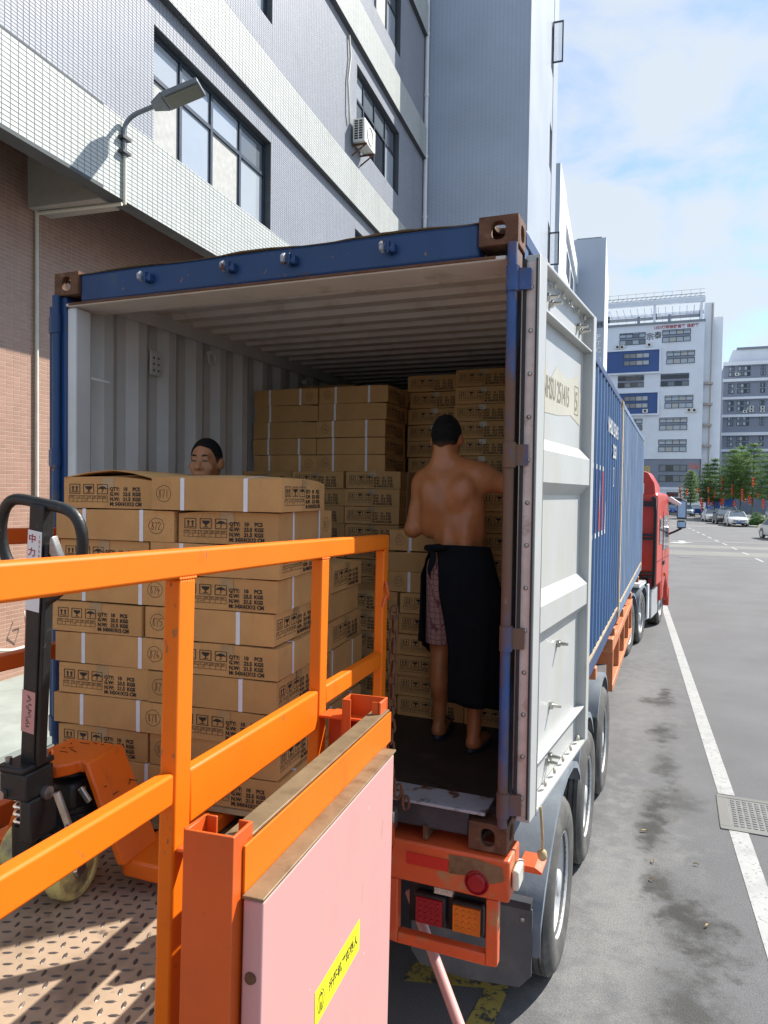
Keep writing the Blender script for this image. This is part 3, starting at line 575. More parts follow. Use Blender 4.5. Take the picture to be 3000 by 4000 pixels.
def wall_text(parent, items, plane_o, u, v, mat, name='lettering', bold=.012):
    for s_, x, y, size in items:
        b = B(); put_text(b, s_, size, Vector(plane_o)+Vector(u)*x+Vector(v)*y, u, v, 'CENTER', offset=bold*size); b.obj(name, mat, parent, recalc=False)
wall_text(pt, [('器', -2.38, 22.15, .78)], (0, 86.96, 0), (1, 0, 0), (0, 0, 1), 'letter_dark')
wall_text(pt, [('P', -2.5, 20.75, .85), ('T', -2.5, 20.0, .85), ('C', -2.5, 19.25, .85), ('加', -2.5, 18.1, .8), ('热', -2.5, 17.0, .8)], (0, 86.96, 0), (1, 0, 0), (0, 0, 1), 'tail_white')
# ---------------------------------------------------------------- white factory block at the end of the road
f16 = thing('white_factory_block', 'white multi-storey factory block with two blue panels and rooftop frame', 'building', (0, 125, 0))
def XZ(a, b): return -10.1+(a-105)*.015449, 31.15-(b-390-(1030-a)*.054)*.01625
B().box(-26, 4.2, 0, 22, 8.95, 31.1).obj('wall', 'wall_white', f16); B().box(-26, 4.0, .15, 22, 4.3, 8.95).obj('grey_storey', 'wall_slate', f16); B().box(-26, 4.2, 0, 22, 0, 4.3).obj('ground_storey', 'wall_white', f16)
B().box(-26, 4.3, -.25, .6, 31.1, 31.42).obj('parapet', 'roof_steel', f16); B().box(-26, 4.2, -.18, 0, 3.9, 4.3).obj('ledge', 'wall_white', f16)
p16 = lambda u, v, d: (u, -d, v)
def far_window(a0, b0, a1, b1, panes, parent=f16):
    x0, z1 = XZ(a0, b0); x1, _ = XZ(a1, b0); z0 = z1-(b1-b0)*.0163
    B().box(x0-.14, x1+.14, -.05, -.002, z0-.14, z1+.14).obj('window_surround', 'wall_white', parent)
    B().box(x0+.02, x1-.02, -.07, -.052, z0+(z1-z0)*.42, z0+(z1-z0)*.58).obj('spandrel', 'wall_slate', parent)
    for q0, q1 in ((0, .42), (.58, 1)):
        window(parent, lambda u, v, d: (u, -.052-d, v), x0, x1, z0+(z1-z0)*q0, z0+(z1-z0)*q1, (0, .25, .5, .75, 1), (0, .7, 1) if q0 else (0, 1), .09, panes=panes, depth=.05)
for a0, b0, a1, b1 in ((110, 700, 595, 922), (-20, 1140, 588, 1352)):
    x0, z1 = XZ(a0, b0); x1, _ = XZ(a1, b0); z0 = z1-(b1-b0)*.0163
    B().box(x0-6, x1, -.30, -.002, z0, z1).obj('blue_panel', 'wall_blue', f16)
    fr = B(); fr.box(x0-6, x1+.28, -.5, -.002, z1, z1+.28); fr.box(x0-6, x1+.28, -.5, -.002, z0-.28, z0); fr.box(x1, x1+.28, -.5, -.002, z0, z1); fr.obj('panel_frame', 'wall_white', f16)
MIX = ['win_glass', 'win_mid', 'win_glass', 'win_mid', 'win_mid', 'win_glass', 'win_glass']
for q in ((185, 510, 452, 633), (618, 478, 898, 605), (665, 692, 943, 822), (178, 945, 446, 1070), (612, 920, 892, 1048), (658, 1138, 938, 1268), (172, 1390, 440, 1510), (608, 1362, 886, 1490), (605, 1583, 884, 1708), (170, 1610, 438, 1735)):
    far_window(*q, ['win_glass', 'curtain', 'win_glass'] if q[1] in (478, 692, 1138, 1362, 1583) else (['win_dark', 'win_mid'] if q[1] in (920, 945) else MIX))
for q in ((230, 720, 497, 845), (245, 1155, 493, 1280)):
    x0, z1 = XZ(q[0], q[1]); x1, _ = XZ(q[2], q[1]); z0 = z1-(q[3]-q[1])*.0163
    for k0, k1 in ((0, .42), (.58, 1)): window(f16, lambda u, v, d: (u, -.302-d, v), x0, x1, z0+(z1-z0)*k0, z0+(z1-z0)*k1, (0, .25, .5, .75, 1), (0, 1), .09, panes=['win_mid', 'win_mid', 'curtain', 'win_glass'], depth=.05)
for z0, z1 in ((5.2, 6.3), (6.9, 8.0)): window(f16, lambda u, v, d: (u, .148-d, v), -2.2, 2.1, z0, z1, (0, .25, .5, .75, 1), (0, 1), .09, panes=['win_mid', 'win_dark', 'win_mid', 'win_mid'], depth=.05)
window(f16, lambda u, v, d: (u, -.002-d, v), -.9, .9, 2.75, 3.5, (0, .33, .66, 1), (0, 1), .08, panes=['win_dark'], depth=.05)
b = B()
for k in range(14): b.box(-1.1, 1.3, -.06-.015*(k % 2), -.002, k*.17, k*.17+.16)
b.obj('roller_shutter', 'soffit', f16)
wall_text(f16, [('宗', XZ(495, 560)[0], 29.15-.45, 1.25), ('泰', XZ(575, 560)[0], 29.15-.3, 1.25)], (0, -.03, 0), (1, 0, 0), (0, 0, 1), 'letter_dark')
wall_text(f16, [('LED灯带硅胶套管 硅胶管', XZ(757, 450)[0], 30.33, .62)], (0, -.03, 0), (1, 0, 0), (0, 0, 1), 'red_letter', bold=.02)
wall_text(f16, [('恒', -4.15, 6.6, 1.45)], (0, .11, 0), (1, 0, 0), (0, 0, 1), 'gold_paint'); wall_text(f16, [('16', 2.85, 7.3, 1.5), ('栋', 4.0-.2, 7.35, .75)], (0, .11, 0), (1, 0, 0), (0, 0, 1), 'outline_red')
b = B()
for x in (-26, -11.2, -3.45, 3.65): b.box(x-.18, x+.18, .1, .5, 31.1, 35.2); b.box(x-.18, x+.18, 6, 6.4, 31.1, 35.2)
b.box(-26, 4.2, 0, .6, 34.3, 35.1); b.box(-26, 4.2, 6, 6.5, 33.8, 34.3)
b.obj('roof_frame', 'wall_white', f16)
b = B()
for z in (35.2, 35.65): b.box(-26, 4.1, .1, .2, z, z+.08)
for x in np.arange(-26, 4, .75): b.bar((x, .15, 35.25), (x+.4, .15, 35.65), .06, .06)
for x in np.arange(-26, 4, 1.1): b.bar((x, .5, 33.9), (x, 6, 33.9), .08, .12)
b.box(-26, 4, 6, 6.05, 33.2, 33.75); b.obj('roof_truss', 'roof_steel', f16)
b = B()
for x in np.arange(-26, 4.2, 1.4): b.box(x-.02, x+.02, .2, .24, 31.4, 32.6); b.box(x-.02, x+.02, .2, .24, 35.7, 36.4)
for z in (31.95, 32.55, 36.35): b.box(-26, 4.1, .2, .24, z, z+.035)
b.obj('roof_railing', 'roof_steel', f16)
for x in (-5.9, -1.15): B().box(x-.22, x+.22, -.1, .4, 31.42, 32.55).obj('chimney', 'wall_slate', f16)
sw = B(); sw.box(4.2, 5.6, 2.5, 22, 0, 34.6); sw.box(5.6, 7.2, 7, 22, 0, 33.2); sw.obj('stair_tower', 'wall_white', f16)
b = B(); b.cyl((5.35, 2.3, 5), (5.35, 2.3, 34.4), .11, n=8)
for z in (11, 14.4, 17.8, 21.2): b.box(4.25, 5.7, 1.6, 2.5, z, z+.35)
b.obj('drain_pipe', 'soffit', f16)
def far_ac(name, x, y, z, label, k=1.):
    t_ = thing(name, label, 'air conditioner', (x, y, z)); B().box(-.42*k, .42*k, -.3, 0, 0, .6*k).obj('casing', 'ac_white', t_); bb = B(); bb.lathe([(.22*k, -.31), (.22*k, -.302)], (0, 0, .3*k), 'y', 14); bb.disc((0, -.311, .3*k), .21*k, 'y', 14); bb.obj('fan', 'plastic_black', t_)
for (a, b_, lab) in ((165, 668, 'outdoor unit left of two beside the upper blue panel'), (213, 668, 'small outdoor unit right of two above the upper blue panel'), (490, 645, 'outdoor unit below the two large dark characters'), (898, 1295, 'left unit of the pair on the white wall'), (950, 1295, 'right unit of the pair on the white wall'), (466, 1318, 'outdoor unit on the lower blue panel')):
    x, z = XZ(a, b_); far_ac('outdoor_unit', x, 125-(.32 if a == 466 else .01), z, lab)
# slate block further right
sb = thing('slate_factory_block', 'slate grey factory block with white floor bands behind the trees', 'building', (0, 150, 0))
X2 = lambda a: 8.44+(a-1220)*.01702; Z2 = lambda b: 27.87-(b-830)*.0191
B().box(8.44, 36, 0, 20, 0, 27.9).obj('wall', 'wall_slate', sb); B().box(X2(1310), 36, 1, 20, 27.9, 30.9).obj('penthouse', 'wall_white', sb); B().box(X2(1350), 36, .7, 20, 30.9, 31.3).obj('roof', 'roof_steel', sb)
for b0, b1 in ((800, 835), (968, 996), (1148, 1172), (1322, 1348), (1500, 1530), (1665, 1690)): B().box(8.3, 36, -.5, -.002, Z2(b1), Z2(b0)).obj('floor_band', 'wall_white', sb)
for k in (0, 2, 4): pass
for r_, b0 in enumerate((845, 1015, 1188, 1336, 1540)):
    for a0, a1, n_ in ((1270, 1328, 2), (1362, 1488, 4), (1590, 1636, 3), (1736, 1890, 4), (1980, 2040, 2)):
        for q in (0, 55): window(sb, lambda u, v, d: (u, -.002-d, v), X2(a0), X2(a1), Z2(b0+q+42), Z2(b0+q), tuple(np.linspace(0, 1, n_+1)), (0, 1), .1, panes=['win_glass', 'win_mid', 'win_glass', 'win_dark', 'win_mid'][r_ % 3:], depth=.05)
for a, b_, lab in ((1353, 936, 'unit under the top row of windows of the slate block'), (1443, 1308, 'single unit left of the double unit on the slate block'), (1508, 1300, 'lower half of the double unit between windows of the slate block'), (1508, 1268, 'upper half of the double unit between windows of the slate block'), (1617, 1305, 'lower unit at the right edge on the slate block'), (1617, 1272, 'upper unit at the right edge on the slate block')):
    far_ac('outdoor_unit', X2(a), 149.99, Z2(b_), lab, .85)
# ---------------------------------------------------------------- shipping containers
CW, CL, CH = 2.438, 6.058, 2.591
def casting(root, xo, y0, top, sx, sy, mat='cont_rust'):
    """corner casting; xo outer x, y0 outer end, sx,sy outward signs"""
    b = B(); dx, dy, dz = .162, .178, .118; z0 = CH-dz if top else 0.; xc = xo-sx*dx/2; yc = y0-sy*dy/2; zc = z0+dz/2
    plate_hole(b, (xc, y0, zc), (1,0,0), (0,0,1), (0,sy,0), dx, dz, .030, .037, .028, pw=2.6); plate_hole(b, (xo, yc, zc), (0,1,0), (0,0,1), (sx,0,0), dy-.058, dz, .036, .033, .028, pw=2.6)
    zt = CH if top else 0.; k = 1 if top else -1
    plate_hole(b, (xc, yc, zt-k*.0005), (1,0,0), (0,1,0), (0,0,k), dx-.058, dy-.058, .032, .055, .028, pw=2.6)
    xi = xo-sx*dx; yi = y0-sy*dy
    b.box(xi, xi+sx*.02, y0-sy*.028, yi, z0+.001, z0+dz-.001); b.box(xi+sx*.02, xo-sx*.028, yi, yi+sy*.02, z0+.001, z0+dz-.001)
    zz = z0+.001 if top else z0+dz-.021; b.box(xi+sx*.02, xo-sx*.028, y0-sy*.028, yi+sy*.02, zz, zz+.02)
    b.obj('corner_casting', mat, root, bevel=.007)
def corr(y0, y1, pitch=.2785, d=.036):
    """outline of trapezoid corrugation: list of (y, depth 0 outer..d inner)"""
    p = [(y0, 0)]; y = y0
    while y+pitch <= y1: p += [(y+.072, 0), (y+.140, d), (y+.210, d), (y+.2785, 0)]; y += pitch
    p.append((y1, 0)); return p
def shell(root, outer, inner, roof_in, rail):
    pr = corr(.17, CL-.17); z0, z1 = .155, CH-.075
    for side, nm in ((0, 'right_wall'), (1, 'left_wall')):
        sg = -1 if side == 0 else 1; xo = -.006 if side == 0 else -CW+.006
        B().grid([[(xo+sg*d, y, z) for z in (z0, z1)] for y, d in pr]).obj(nm, outer, root)
        if inner: B().grid([[(xo+sg*(d+.004), y, z) for z in (z0, z1)] for y, d in pr]).obj(nm+'_lining', inner, root)
    for xa, xb in ((-.062, 0), (-CW, -CW+.062)):
        b = B(); b.box(xa, xb, .17, CL-.17, CH-.075, CH-.012); b.obj('top_rail', rail, root, bevel=.006)
        if inner: B().box(*((xa-.012, xa-.002) if xa > -1 else (xb+.002, xb+.012)), .17, CL-.17, CH-.13, CH-.015).obj('rail_lining', inner, root)
        b = B(); b.box(xa+.004 if xa < -1 else xa, xb if xa < -1 else xb-.004, .17, CL-.17, .012, .155); b.obj('bottom_rail', rail, root)
        b = B(); b.box(xa-.004 if xa < -1 else xb-.012, xa+.012 if xa < -1 else xb+.004, .17, CL-.17, .150, .172); b.obj('rail_lip', 'cont_tan', root)
    pr2 = []; y = .14
    while y < CL-.2: pr2 += [(y, 0), (y+.085, 0), (y+.105, .032), (y+.190, .032), (y+.21, 0)]; y += .21
    B().grid([[(x, y, CH-.016-d) for x in (-CW+.03, -.03)] for y, d in pr2]).obj('roof', rail, root)
    if roof_in: B().grid([[(x, y, CH-.020-d) for x in (-CW+.03, -.03)] for y, d in pr2]).obj('ceiling', roof_in, root)
    B().box(-CW+.05, -.05, .1, CL-.05, .10, .15).obj('floor', 'cont_floor', root)
    B().box(-CW+.05, -.05, CL-.06, CL-.01, .15, CH-.03).obj('front_wall', outer, root)
    for xo, sx in ((0, 1), (-CW, -1)):
        for y0, sy in ((0, -1), (CL, 1)):
            for top in (0, 1): casting(root, xo, y0, top, sx, sy, 'cont_rust' if outer != 'cont_faded' else 'cont_tan')
        b = B(); b.box(min(xo, xo-sx*.075), max(xo, xo-sx*.075), CL-.165, CL-.003, .118, CH-.118); b.obj('front_post', rail, root, bevel=.01)
c1 = thing('shipping_container', 'open blue shipping container with rusty corner castings, rear of the truck', 'container', (0, 0, ZB))
shell(c1, 'cont_blue2', 'cont_inside', 'cont_ceiling', 'cont_blue')
for xo, sx in ((0, 1), (-CW, -1)):
    X = lambda a, b_: (min(xo-sx*a, xo-sx*b_), max(xo-sx*a, xo-sx*b_))
    b = B(); b.box(*X(.008, .070 if sx < 0 else .046), .012, .14, .118, CH-.118); b.obj('rear_post', 'post_rust_blue' if sx > 0 else 'cont_blue', c1, bevel=.012)
    b = B(); b.cyl((xo-sx*.020, -.004, .118), (xo-sx*.020, -.004, CH-.118), .021, n=12); b.obj('hinge_bar', 'post_rust_blue' if sx > 0 else 'cont_blue', c1, smooth=40)
    if sx < 0: b = B(); b.box(*X(.070, .128), .018, .13, .155, 2.412); b.obj('post_lining', 'cont_inside', c1, bevel=.01)
    if sx < 0: b = B(); b.prism([(xo-sx*.105, .13), (xo-sx*.085, .17), (xo-sx*.05, .20), (xo-sx*.02, .20), (xo-sx*.02, .13)], 'z', .155, 2.45); b.obj('post_gusset', 'cont_inside', c1)
    for z in (.16, .84, 1.58, 2.28):
        b = B(); b.cyl((xo-sx*.018, -.006, z), (xo-sx*.018, -.006, z+.10), .027, n=12); b.bar((xo-sx*.018, -.006, z+.05), (xo+sx*.050, .020, z+.05), .014, .085); b.obj('hinge', 'post_rust_blue' if sx > 0 else 'cont_blue', c1, smooth=40)
b = B(); b.box(-CW+.1622, -.1622, .014, .13, 2.434, CH-.014); b.obj('header', 'cont_blue', c1, bevel=.014)
b = B(); n_ = 40; xs = np.linspace(-CW+.16, -.16, n_); b.grid([[(x, .004+.004*random.random(), 2.577+.006*math.sin(9*x)+.003*random.random()), (x, .14, 2.584)] for x in xs]); b.obj('header_lip', 'cont_tan', c1)
b = B(); b.box(-CW+.072, -.046, .004, .22, 2.414, 2.432); b.obj('header_lower_lip', 'cont_ceiling', c1, bevel=.008)
b = B(); b.box(-CW+.10, -.09, -.004, .003, 2.418, 2.430); b.obj('header_drip', 'cont_rust', c1, bevel=.002)
for x in (-1.826, -1.346, -1.023, -.547):
    b = B(); b.box(x+.004, x+.026, -.020, .014, 2.490, 2.527); b.bar((x-.03, -.022, 2.504), (x+.02, -.014, 2.504), .014, .018); b.box(x-.006, x+.004, -.030, .014, 2.484, 2.537); b.obj('cam_keeper', 'cont_blue', c1, bevel=.003)
    b = B(); b.prism([(-.012, 2.490), (-.042, 2.498), (-.046, 2.522), (-.026, 2.540), (-.012, 2.532)], 'x', x-.036, x-.020); b.obj('cam_nose', 'sill_paint', c1, bevel=.003)
b = B(); b.box(-CW+.163, -.163, .010, .17, .045, .150); b.obj('sill', 'dark_steel', c1, bevel=.008)
b = B(); b.box(-CW+.10, -.09, -.012, .155, .1505, .163); b.obj('sill_plate', 'sill_paint', c1, bevel=.003)
b = B(); b.box(-.62, -.60, .0, .2, .0, .06); b.box(-.36, -.34, .0, .2, .0, .06); b.obj('fork_pocket', 'cont_rust', c1)
b = B(); b.box(-CW+.046, -CW+.058, .685, .78, 2.17, 2.32); b.obj('vent', 'cont_inside', c1, bevel=.003)
b = B()
for i in range(2):
    for j in range(3): b.disc((-CW+.0585, .712+i*.042, 2.20+j*.038), .008, 'x', 8)
b.obj('vent_hole', 'plastic_black', c1, recalc=False)
for y in (1.25, 2.6):
    b = B(); b.tube([(-CW+.10, y+.04*math.cos(t), 2.36+.04*math.sin(t)) for t in np.linspace(0, 2*math.pi, 14)[:-1]], .007, 6, True); b.cyl((-CW+.06, y, 2.40), (-CW+.11, y, 2.40), .016, n=8); b.obj('lashing_ring', 'cont_inside', c1, smooth=50)
b = B(); b.cyl((-CW+.12, .13, 2.06), (-CW+.15, .24, 2.05), .008, n=6); b.obj('lashing_bar', 'cont_inside', c1, smooth=50)
# paint scheme on the outer flats of the right wall
flats = []; y = .17
while y < CL-.4: flats.append((y, y+.072)); y += .2785
def flat_patch(name, y0, y1, z0, z1, mat): B().box(-.0055, -.0035, y0, y1, z0, z1).obj(name, mat, c1)
for i, (a, b_) in enumerate(flats):
    a0 = a-.0685 if i else a
    if 9 <= i <= 12: flat_patch('logo_field', a, b_, 1.16, 1.68, 'logo_blue')
    if i == 13: flat_patch('logo_stripe', a, b_, 1.16, 1.68, 'reflector_red')
    if i == 12: B().add([(-.003, a, 1.16), (-.003, b_, 1.16), (-.003, b_, 1.50), (-.003, a+.02, 1.36), (-.003, a, 1.30)], [(0, 1, 2, 3, 4)]).obj('logo_stripe', 'reflector_red', c1); B().add([(-.003, a, 1.31), (-.003, a+.02, 1.37), (-.003, b_, 1.51), (-.003, b_, 1.60), (-.003, a+.02, 1.41)], [(0, 1, 2, 3, 4)]).obj('logo_edge', 'tail_white', c1)
    if i == 14: B().add([(-.003, a, 1.16), (-.003, a+.05, 1.16), (-.003, b_, 1.40), (-.003, b_-.015, 1.42)], [(0, 1, 2, 3)]).obj('logo_edge', 'tail_white', c1)
    if 9 <= i <= 14: flat_patch('logo_edge', a, b_, 1.115, 1.155, 'tail_white')
    if 9 <= i <= 13: flat_patch('logo_edge', a, b_, 1.685, 1.725, 'tail_white')
b = B(); put_text(b, 'NHSU 251415', .19, (-.003, 4.25, 2.08), (0, 1, 0), (0, 0, 1), sx=1.1, offset=.006); put_text(b, '22G1', .19, (-.003, 4.85, 1.86), (0, 1, 0), (0, 0, 1), sx=1.1, offset=.006)
for q in ((4.95, 5.03, 1.56, 1.58), (4.95, 5.03, 1.74, 1.76), (4.95, 4.965, 1.58, 1.74), (5.015, 5.03, 1.58, 1.74)): b.box(-.004, -.003, *q)
b.obj('lettering', 'tail_white', c1, recalc=False)
def door(root, loc, rz, sgn, det=True):
    """door panel lying open; local Y along the width from the hinge, +X*sgn the inner face now showing"""
    b = B(); X = lambda a, c: (min(sgn*a, sgn*c), max(sgn*a, sgn*c)); Wd, Hd = 1.165, 2.295
    b.box(*X(-.058, 0), 0, .095, 0, Hd); b.box(*X(-.058, 0), Wd-.075, Wd, 0, Hd)
    prof = [(.02, -.05), (.70, -.05), (.755, -.006), (.865, -.006), (.92, -.05), (1.335, -.05), (1.39, -.006), (1.525, -.006), (1.58, -.05), (Hd-.02, -.05)]
    b.grid([[(sgn*x, y_, z) for y_ in (.095, Wd-.075)] for z, x in prof]); b.grid([[(sgn*(x-.005), y_, z) for y_ in (.095, Wd-.075)] for z, x in prof])
    for z0, z1, d in ((Hd-.016, Hd, 0), (2.095, 2.107, -.006), (.19, .202, -.008), (0, .018, 0)): b.box(*X(-.052, d), .095, Wd-.075, z0, z1)
    o = b.obj('door', 'door_white', root, smooth=25, bevel=.004); o.location = loc; o.rotation_euler = (0, 0, rz)
    if not det: return o
    g = B(); g.box(*X(-.066, -.058), -.012, .02, .02, Hd-.02); g.box(*X(-.012, -.004), -.016, 0, .02, Hd-.02); g.box(*X(-.062, -.052), -.022, 0, .02, Hd-.02); g.obj('gasket', 'rubber', o)
    B().box(*X(-.052, -.012), -.006, 0, .03, Hd-.03).obj('gasket_strip', 'gasket_pink', o)
    for k in range(13):
        g = B(); g.ball((sgn*-.032, -.006, .10+k*.172), (.010, .007, .010), 8, 6); g.obj('bolt', 'bare_steel', o, smooth=60)
    def rivet(y_, z, x=-.004, r=.012): g = B(); g.ball((sgn*x, y_, z), (r*.5, r, r), 8, 6); g.obj('rivet', 'door_cream', o, smooth=60)
    for k in range(6): rivet(.20+k*.16, 2.262, -.03, .014); rivet(.16+k*.17, .045, -.02, .016)
    def stud(y_, z): g = B(); g.cyl((sgn*-.05, y_, z), (sgn*.004, y_, z), .011, .007, 8); g.cyl((sgn*-.05, y_, z), (sgn*-.035, y_, z), .019, n=6); g.obj('bolt', 'bare_steel', o, smooth=40)
    for y_, z in ((.30, 2.2), (.36, 2.185), (.92, 2.2), (.98, 2.19), (.50, .35), (.62, .62), (.45, .10), (.50, .11)): stud(y_, z)
    # area left in the old cream paint round the container number
    T = B(); out_ = [(.11, 1.72), (.30, 1.70), (.55, 1.71), (.80, 1.735), (1.02, 1.70), (1.03, 1.86), (.95, 1.95), (.70, 1.90), (.50, 1.93), (.36, 1.84), (.26, 1.97), (.18, 2.06), (.11, 2.05)]
    T.add([(sgn*-.0485, y_, z) for y_, z in out_], [tuple(range(len(out_)))]); T.obj('old_paint', 'door_cream', o)
    g = B(); put_text(g, 'NHSU 251415', .140, (sgn*-.0475, .262, 1.77), (0, 1, 0), (0, 0, 1), sx=.60, offset=.001); put_text(g, '5', .140, (sgn*-.0475, .895, 1.77), (0, 1, 0), (0, 0, 1), sx=.80, offset=.001); g.obj('lettering', 'door_text', o, recalc=False)
    g = B()
    for a in ((.880, .885, 1.748, 1.895), (.965, .970, 1.748, 1.895), (.885, .965, 1.748, 1.753), (.885, .965, 1.890, 1.895)): g.add([(sgn*-.0475, a[0], a[2]), (sgn*-.0475, a[1], a[2]), (sgn*-.0475, a[1], a[3]), (sgn*-.0475, a[0], a[3])], [(0, 1, 2, 3)])
    g.obj('lettering', 'door_text', o, recalc=False)
    g = B(); g.tube([(sgn*.004, .16, .01), (sgn*.012, .155, -.06), (sgn*.02, .145, -.13), (sgn*.018, .15, -.17)], .006, 6); g.ball((sgn*.018, .15, -.19), (.022, .022, .026), 8, 6); g.obj('rope', 'leaf_dry', o, smooth=60)
    return o
door(c1, (.084, .030, .135), R(-5.0), 1)
o = door(c1, (-CW-.055, .02, .135), R(2.2), -1, det=False); o.data.materials[0] = MATS['cont_blue']
c2 = thing('shipping_container', 'faded blue shipping container at the front, just behind the red cab', 'container', (0, 6.135, ZB))
shell(c2, 'cont_faded', None, None, 'cont_faded')
b = B(); b.box(-CW, 0, .003, .16, .118, CH-.118); b.obj('rear_end', 'cont_tan', c2)
# ---------------------------------------------------------------- trailer
tr = thing('container_trailer', 'orange skeletal container trailer with three axles under the containers', 'trailer', (0, 0, 0))
for x in (-.72, -1.72):
    b = B(); b.box(x-.07, x+.07, .16, 12.1, 1.40, 1.43); b.box(x-.07, x+.07, .16, 12.1, 1.02, 1.05); b.box(x-.012, x+.012, .16, 12.1, 1.05, 1.40); b.obj('main_beam', 'trailer_orange', tr)
for y in (.9, 2.4, 3.8, 5.9, 7.4, 9.2, 11.6): B().box(-2.42, -.02, y-.06, y+.06, 1.30, 1.41).obj('cross_member', 'trailer_orange', tr, bevel=.01)
b = B(); b.box(-2.46, .02, -.03, .17, 1.295, 1.468); b.obj('bumper', 'trailer_red', tr, bevel=.01)
B().box(-.42, -.235, -.034, -.0305, 1.375, 1.425).obj('reflector', 'reflector_red', tr)
T_ = B(); T_.add([(x, -.0315, z) for x, z in ((-.232, 1.37), (-.235, 1.45), (-.12, 1.455), (-.01, 1.44), (.0, 1.385), (-.06, 1.36), (-.10, 1.385), (-.17, 1.375))], [tuple(range(8))]); T_.obj('bare_patch', 'angle_iron', tr, recalc=False)
b = B(); b.lathe([(.0, -.012), (.034, -.012), (.042, 0), (.048, -.008), (.052, 0)], (-.115, -.030, 1.355), 'y', 20); b.obj('marker_lamp', 'lamp_red', tr, smooth=40)
b = B(); b.box(.022, .052, .0, .12, 1.335, 1.42); b.obj('side_marker', 'lamp_clear', tr, bevel=.01)
b = B()
for x0, x1, z0, z1 in ((-.515, -.46, 1.02, 1.294), (-.075, -.025, 1.02, 1.294), (-.46, -.075, 1.02, 1.065)): b.box(x0, x1, -.028, .02, z0, z1)
b.obj('lamp_guard', 'trailer_red', tr, bevel=.006)
B().box(-.44, -.085, .07, .085, 1.07, 1.29).obj('lamp_plate', 'black_paint', tr)
for x0, m in ((-.405, 'lamp_red'), (-.240, 'lamp_amber')):
    b = B(); b.box(x0, x0+.142, .03, .068, 1.088, 1.222); o = b.obj('tail_lamp_housing', 'plastic_black', tr, bevel=.012)
    b = B(); b.box(x0+.012, x0+.130, .018, .029, 1.10, 1.21)
    for i in range(4):
        for j in range(4): b.ball((x0+.031+i*.027, .018, 1.119+j*.024), (.010, .006, .010), 8, 4)
    b.obj('lens', m, o, smooth=35)
b = B(); b.box(-.315, -.235, .03, .06, 1.236, 1.262)
for i in range(6): b.ball((-.307+i*.013, .03, 1.249), (.006, .004, .009), 6, 4)
b.obj('number_plate_lamp', 'lamp_clear', tr, smooth=35)
b = B(); b.prism([(.02, 1.362), (.085, 1.362), (.115, 1.345), (.115, 1.335), (.02, 1.335)], 'y', .172, .30); b.obj('outrigger', 'trailer_red', tr)
def arc(y0, z0, r, a0, a1, n): return [(y0+r*math.cos(R(a)), z0+r*math.sin(R(a))) for a in np.linspace(a0, a1, n)]
def guard(root, pts, x0, x1, name='mudguard', mat='mudguard'):
    b = B(); P = pts; b.grid([[(x, y, z) for x in (x0, x1-.015, x1, x1+.004)] + [(x1+.006, y, z-.045)] for y, z in P]); b.grid([[(x, y, z-.008) for x in (x0, x1-.015, x1-.004)] for y, z in P]); return b.obj(name, mat, root, smooth=45)
for sd in (0, 1):
    for y in (1.68, 3.11, 4.55):
        pg_ = [(.73, .62), (.74, .78), (.85, .905), (1.0, 1.02), (1.18, 1.13), (1.38, 1.205), (1.66, 1.235), (1.92, 1.21), (2.14, 1.13), (2.30, 1.02), (2.38, .92)] if y < 2 else arc(y, .51, .66, 145, 8 if y > 4 else 35, 18)
        guard(tr, pg_, -.62 if sd == 0 else -2.40, .02 if (sd == 0 and y < 2) else (-.025 if sd == 0 else -1.84))
    fx_ = -.655 if sd == 0 else -2.42
    b = B(); b.prism([(fx_, .86), (fx_, .50), (fx_+.05, .435), (fx_+.30, .42), (fx_+.58, .45), (fx_+.64, .52), (fx_+.64, .86)], 'y', .715, .727); o = b.obj('mudflap', 'mudflap', tr)
    b = B()
    for x in (.05, .32, .59): b.ball((fx_+x, .715, .80), (.012, .006, .012), 8, 5)
    b.obj('bolt', 'bare_steel', o)
b = B(); b.box(-.66, -.02, .70, .76, .862, .90); b.obj('flap_bracket', 'dark_steel', tr)
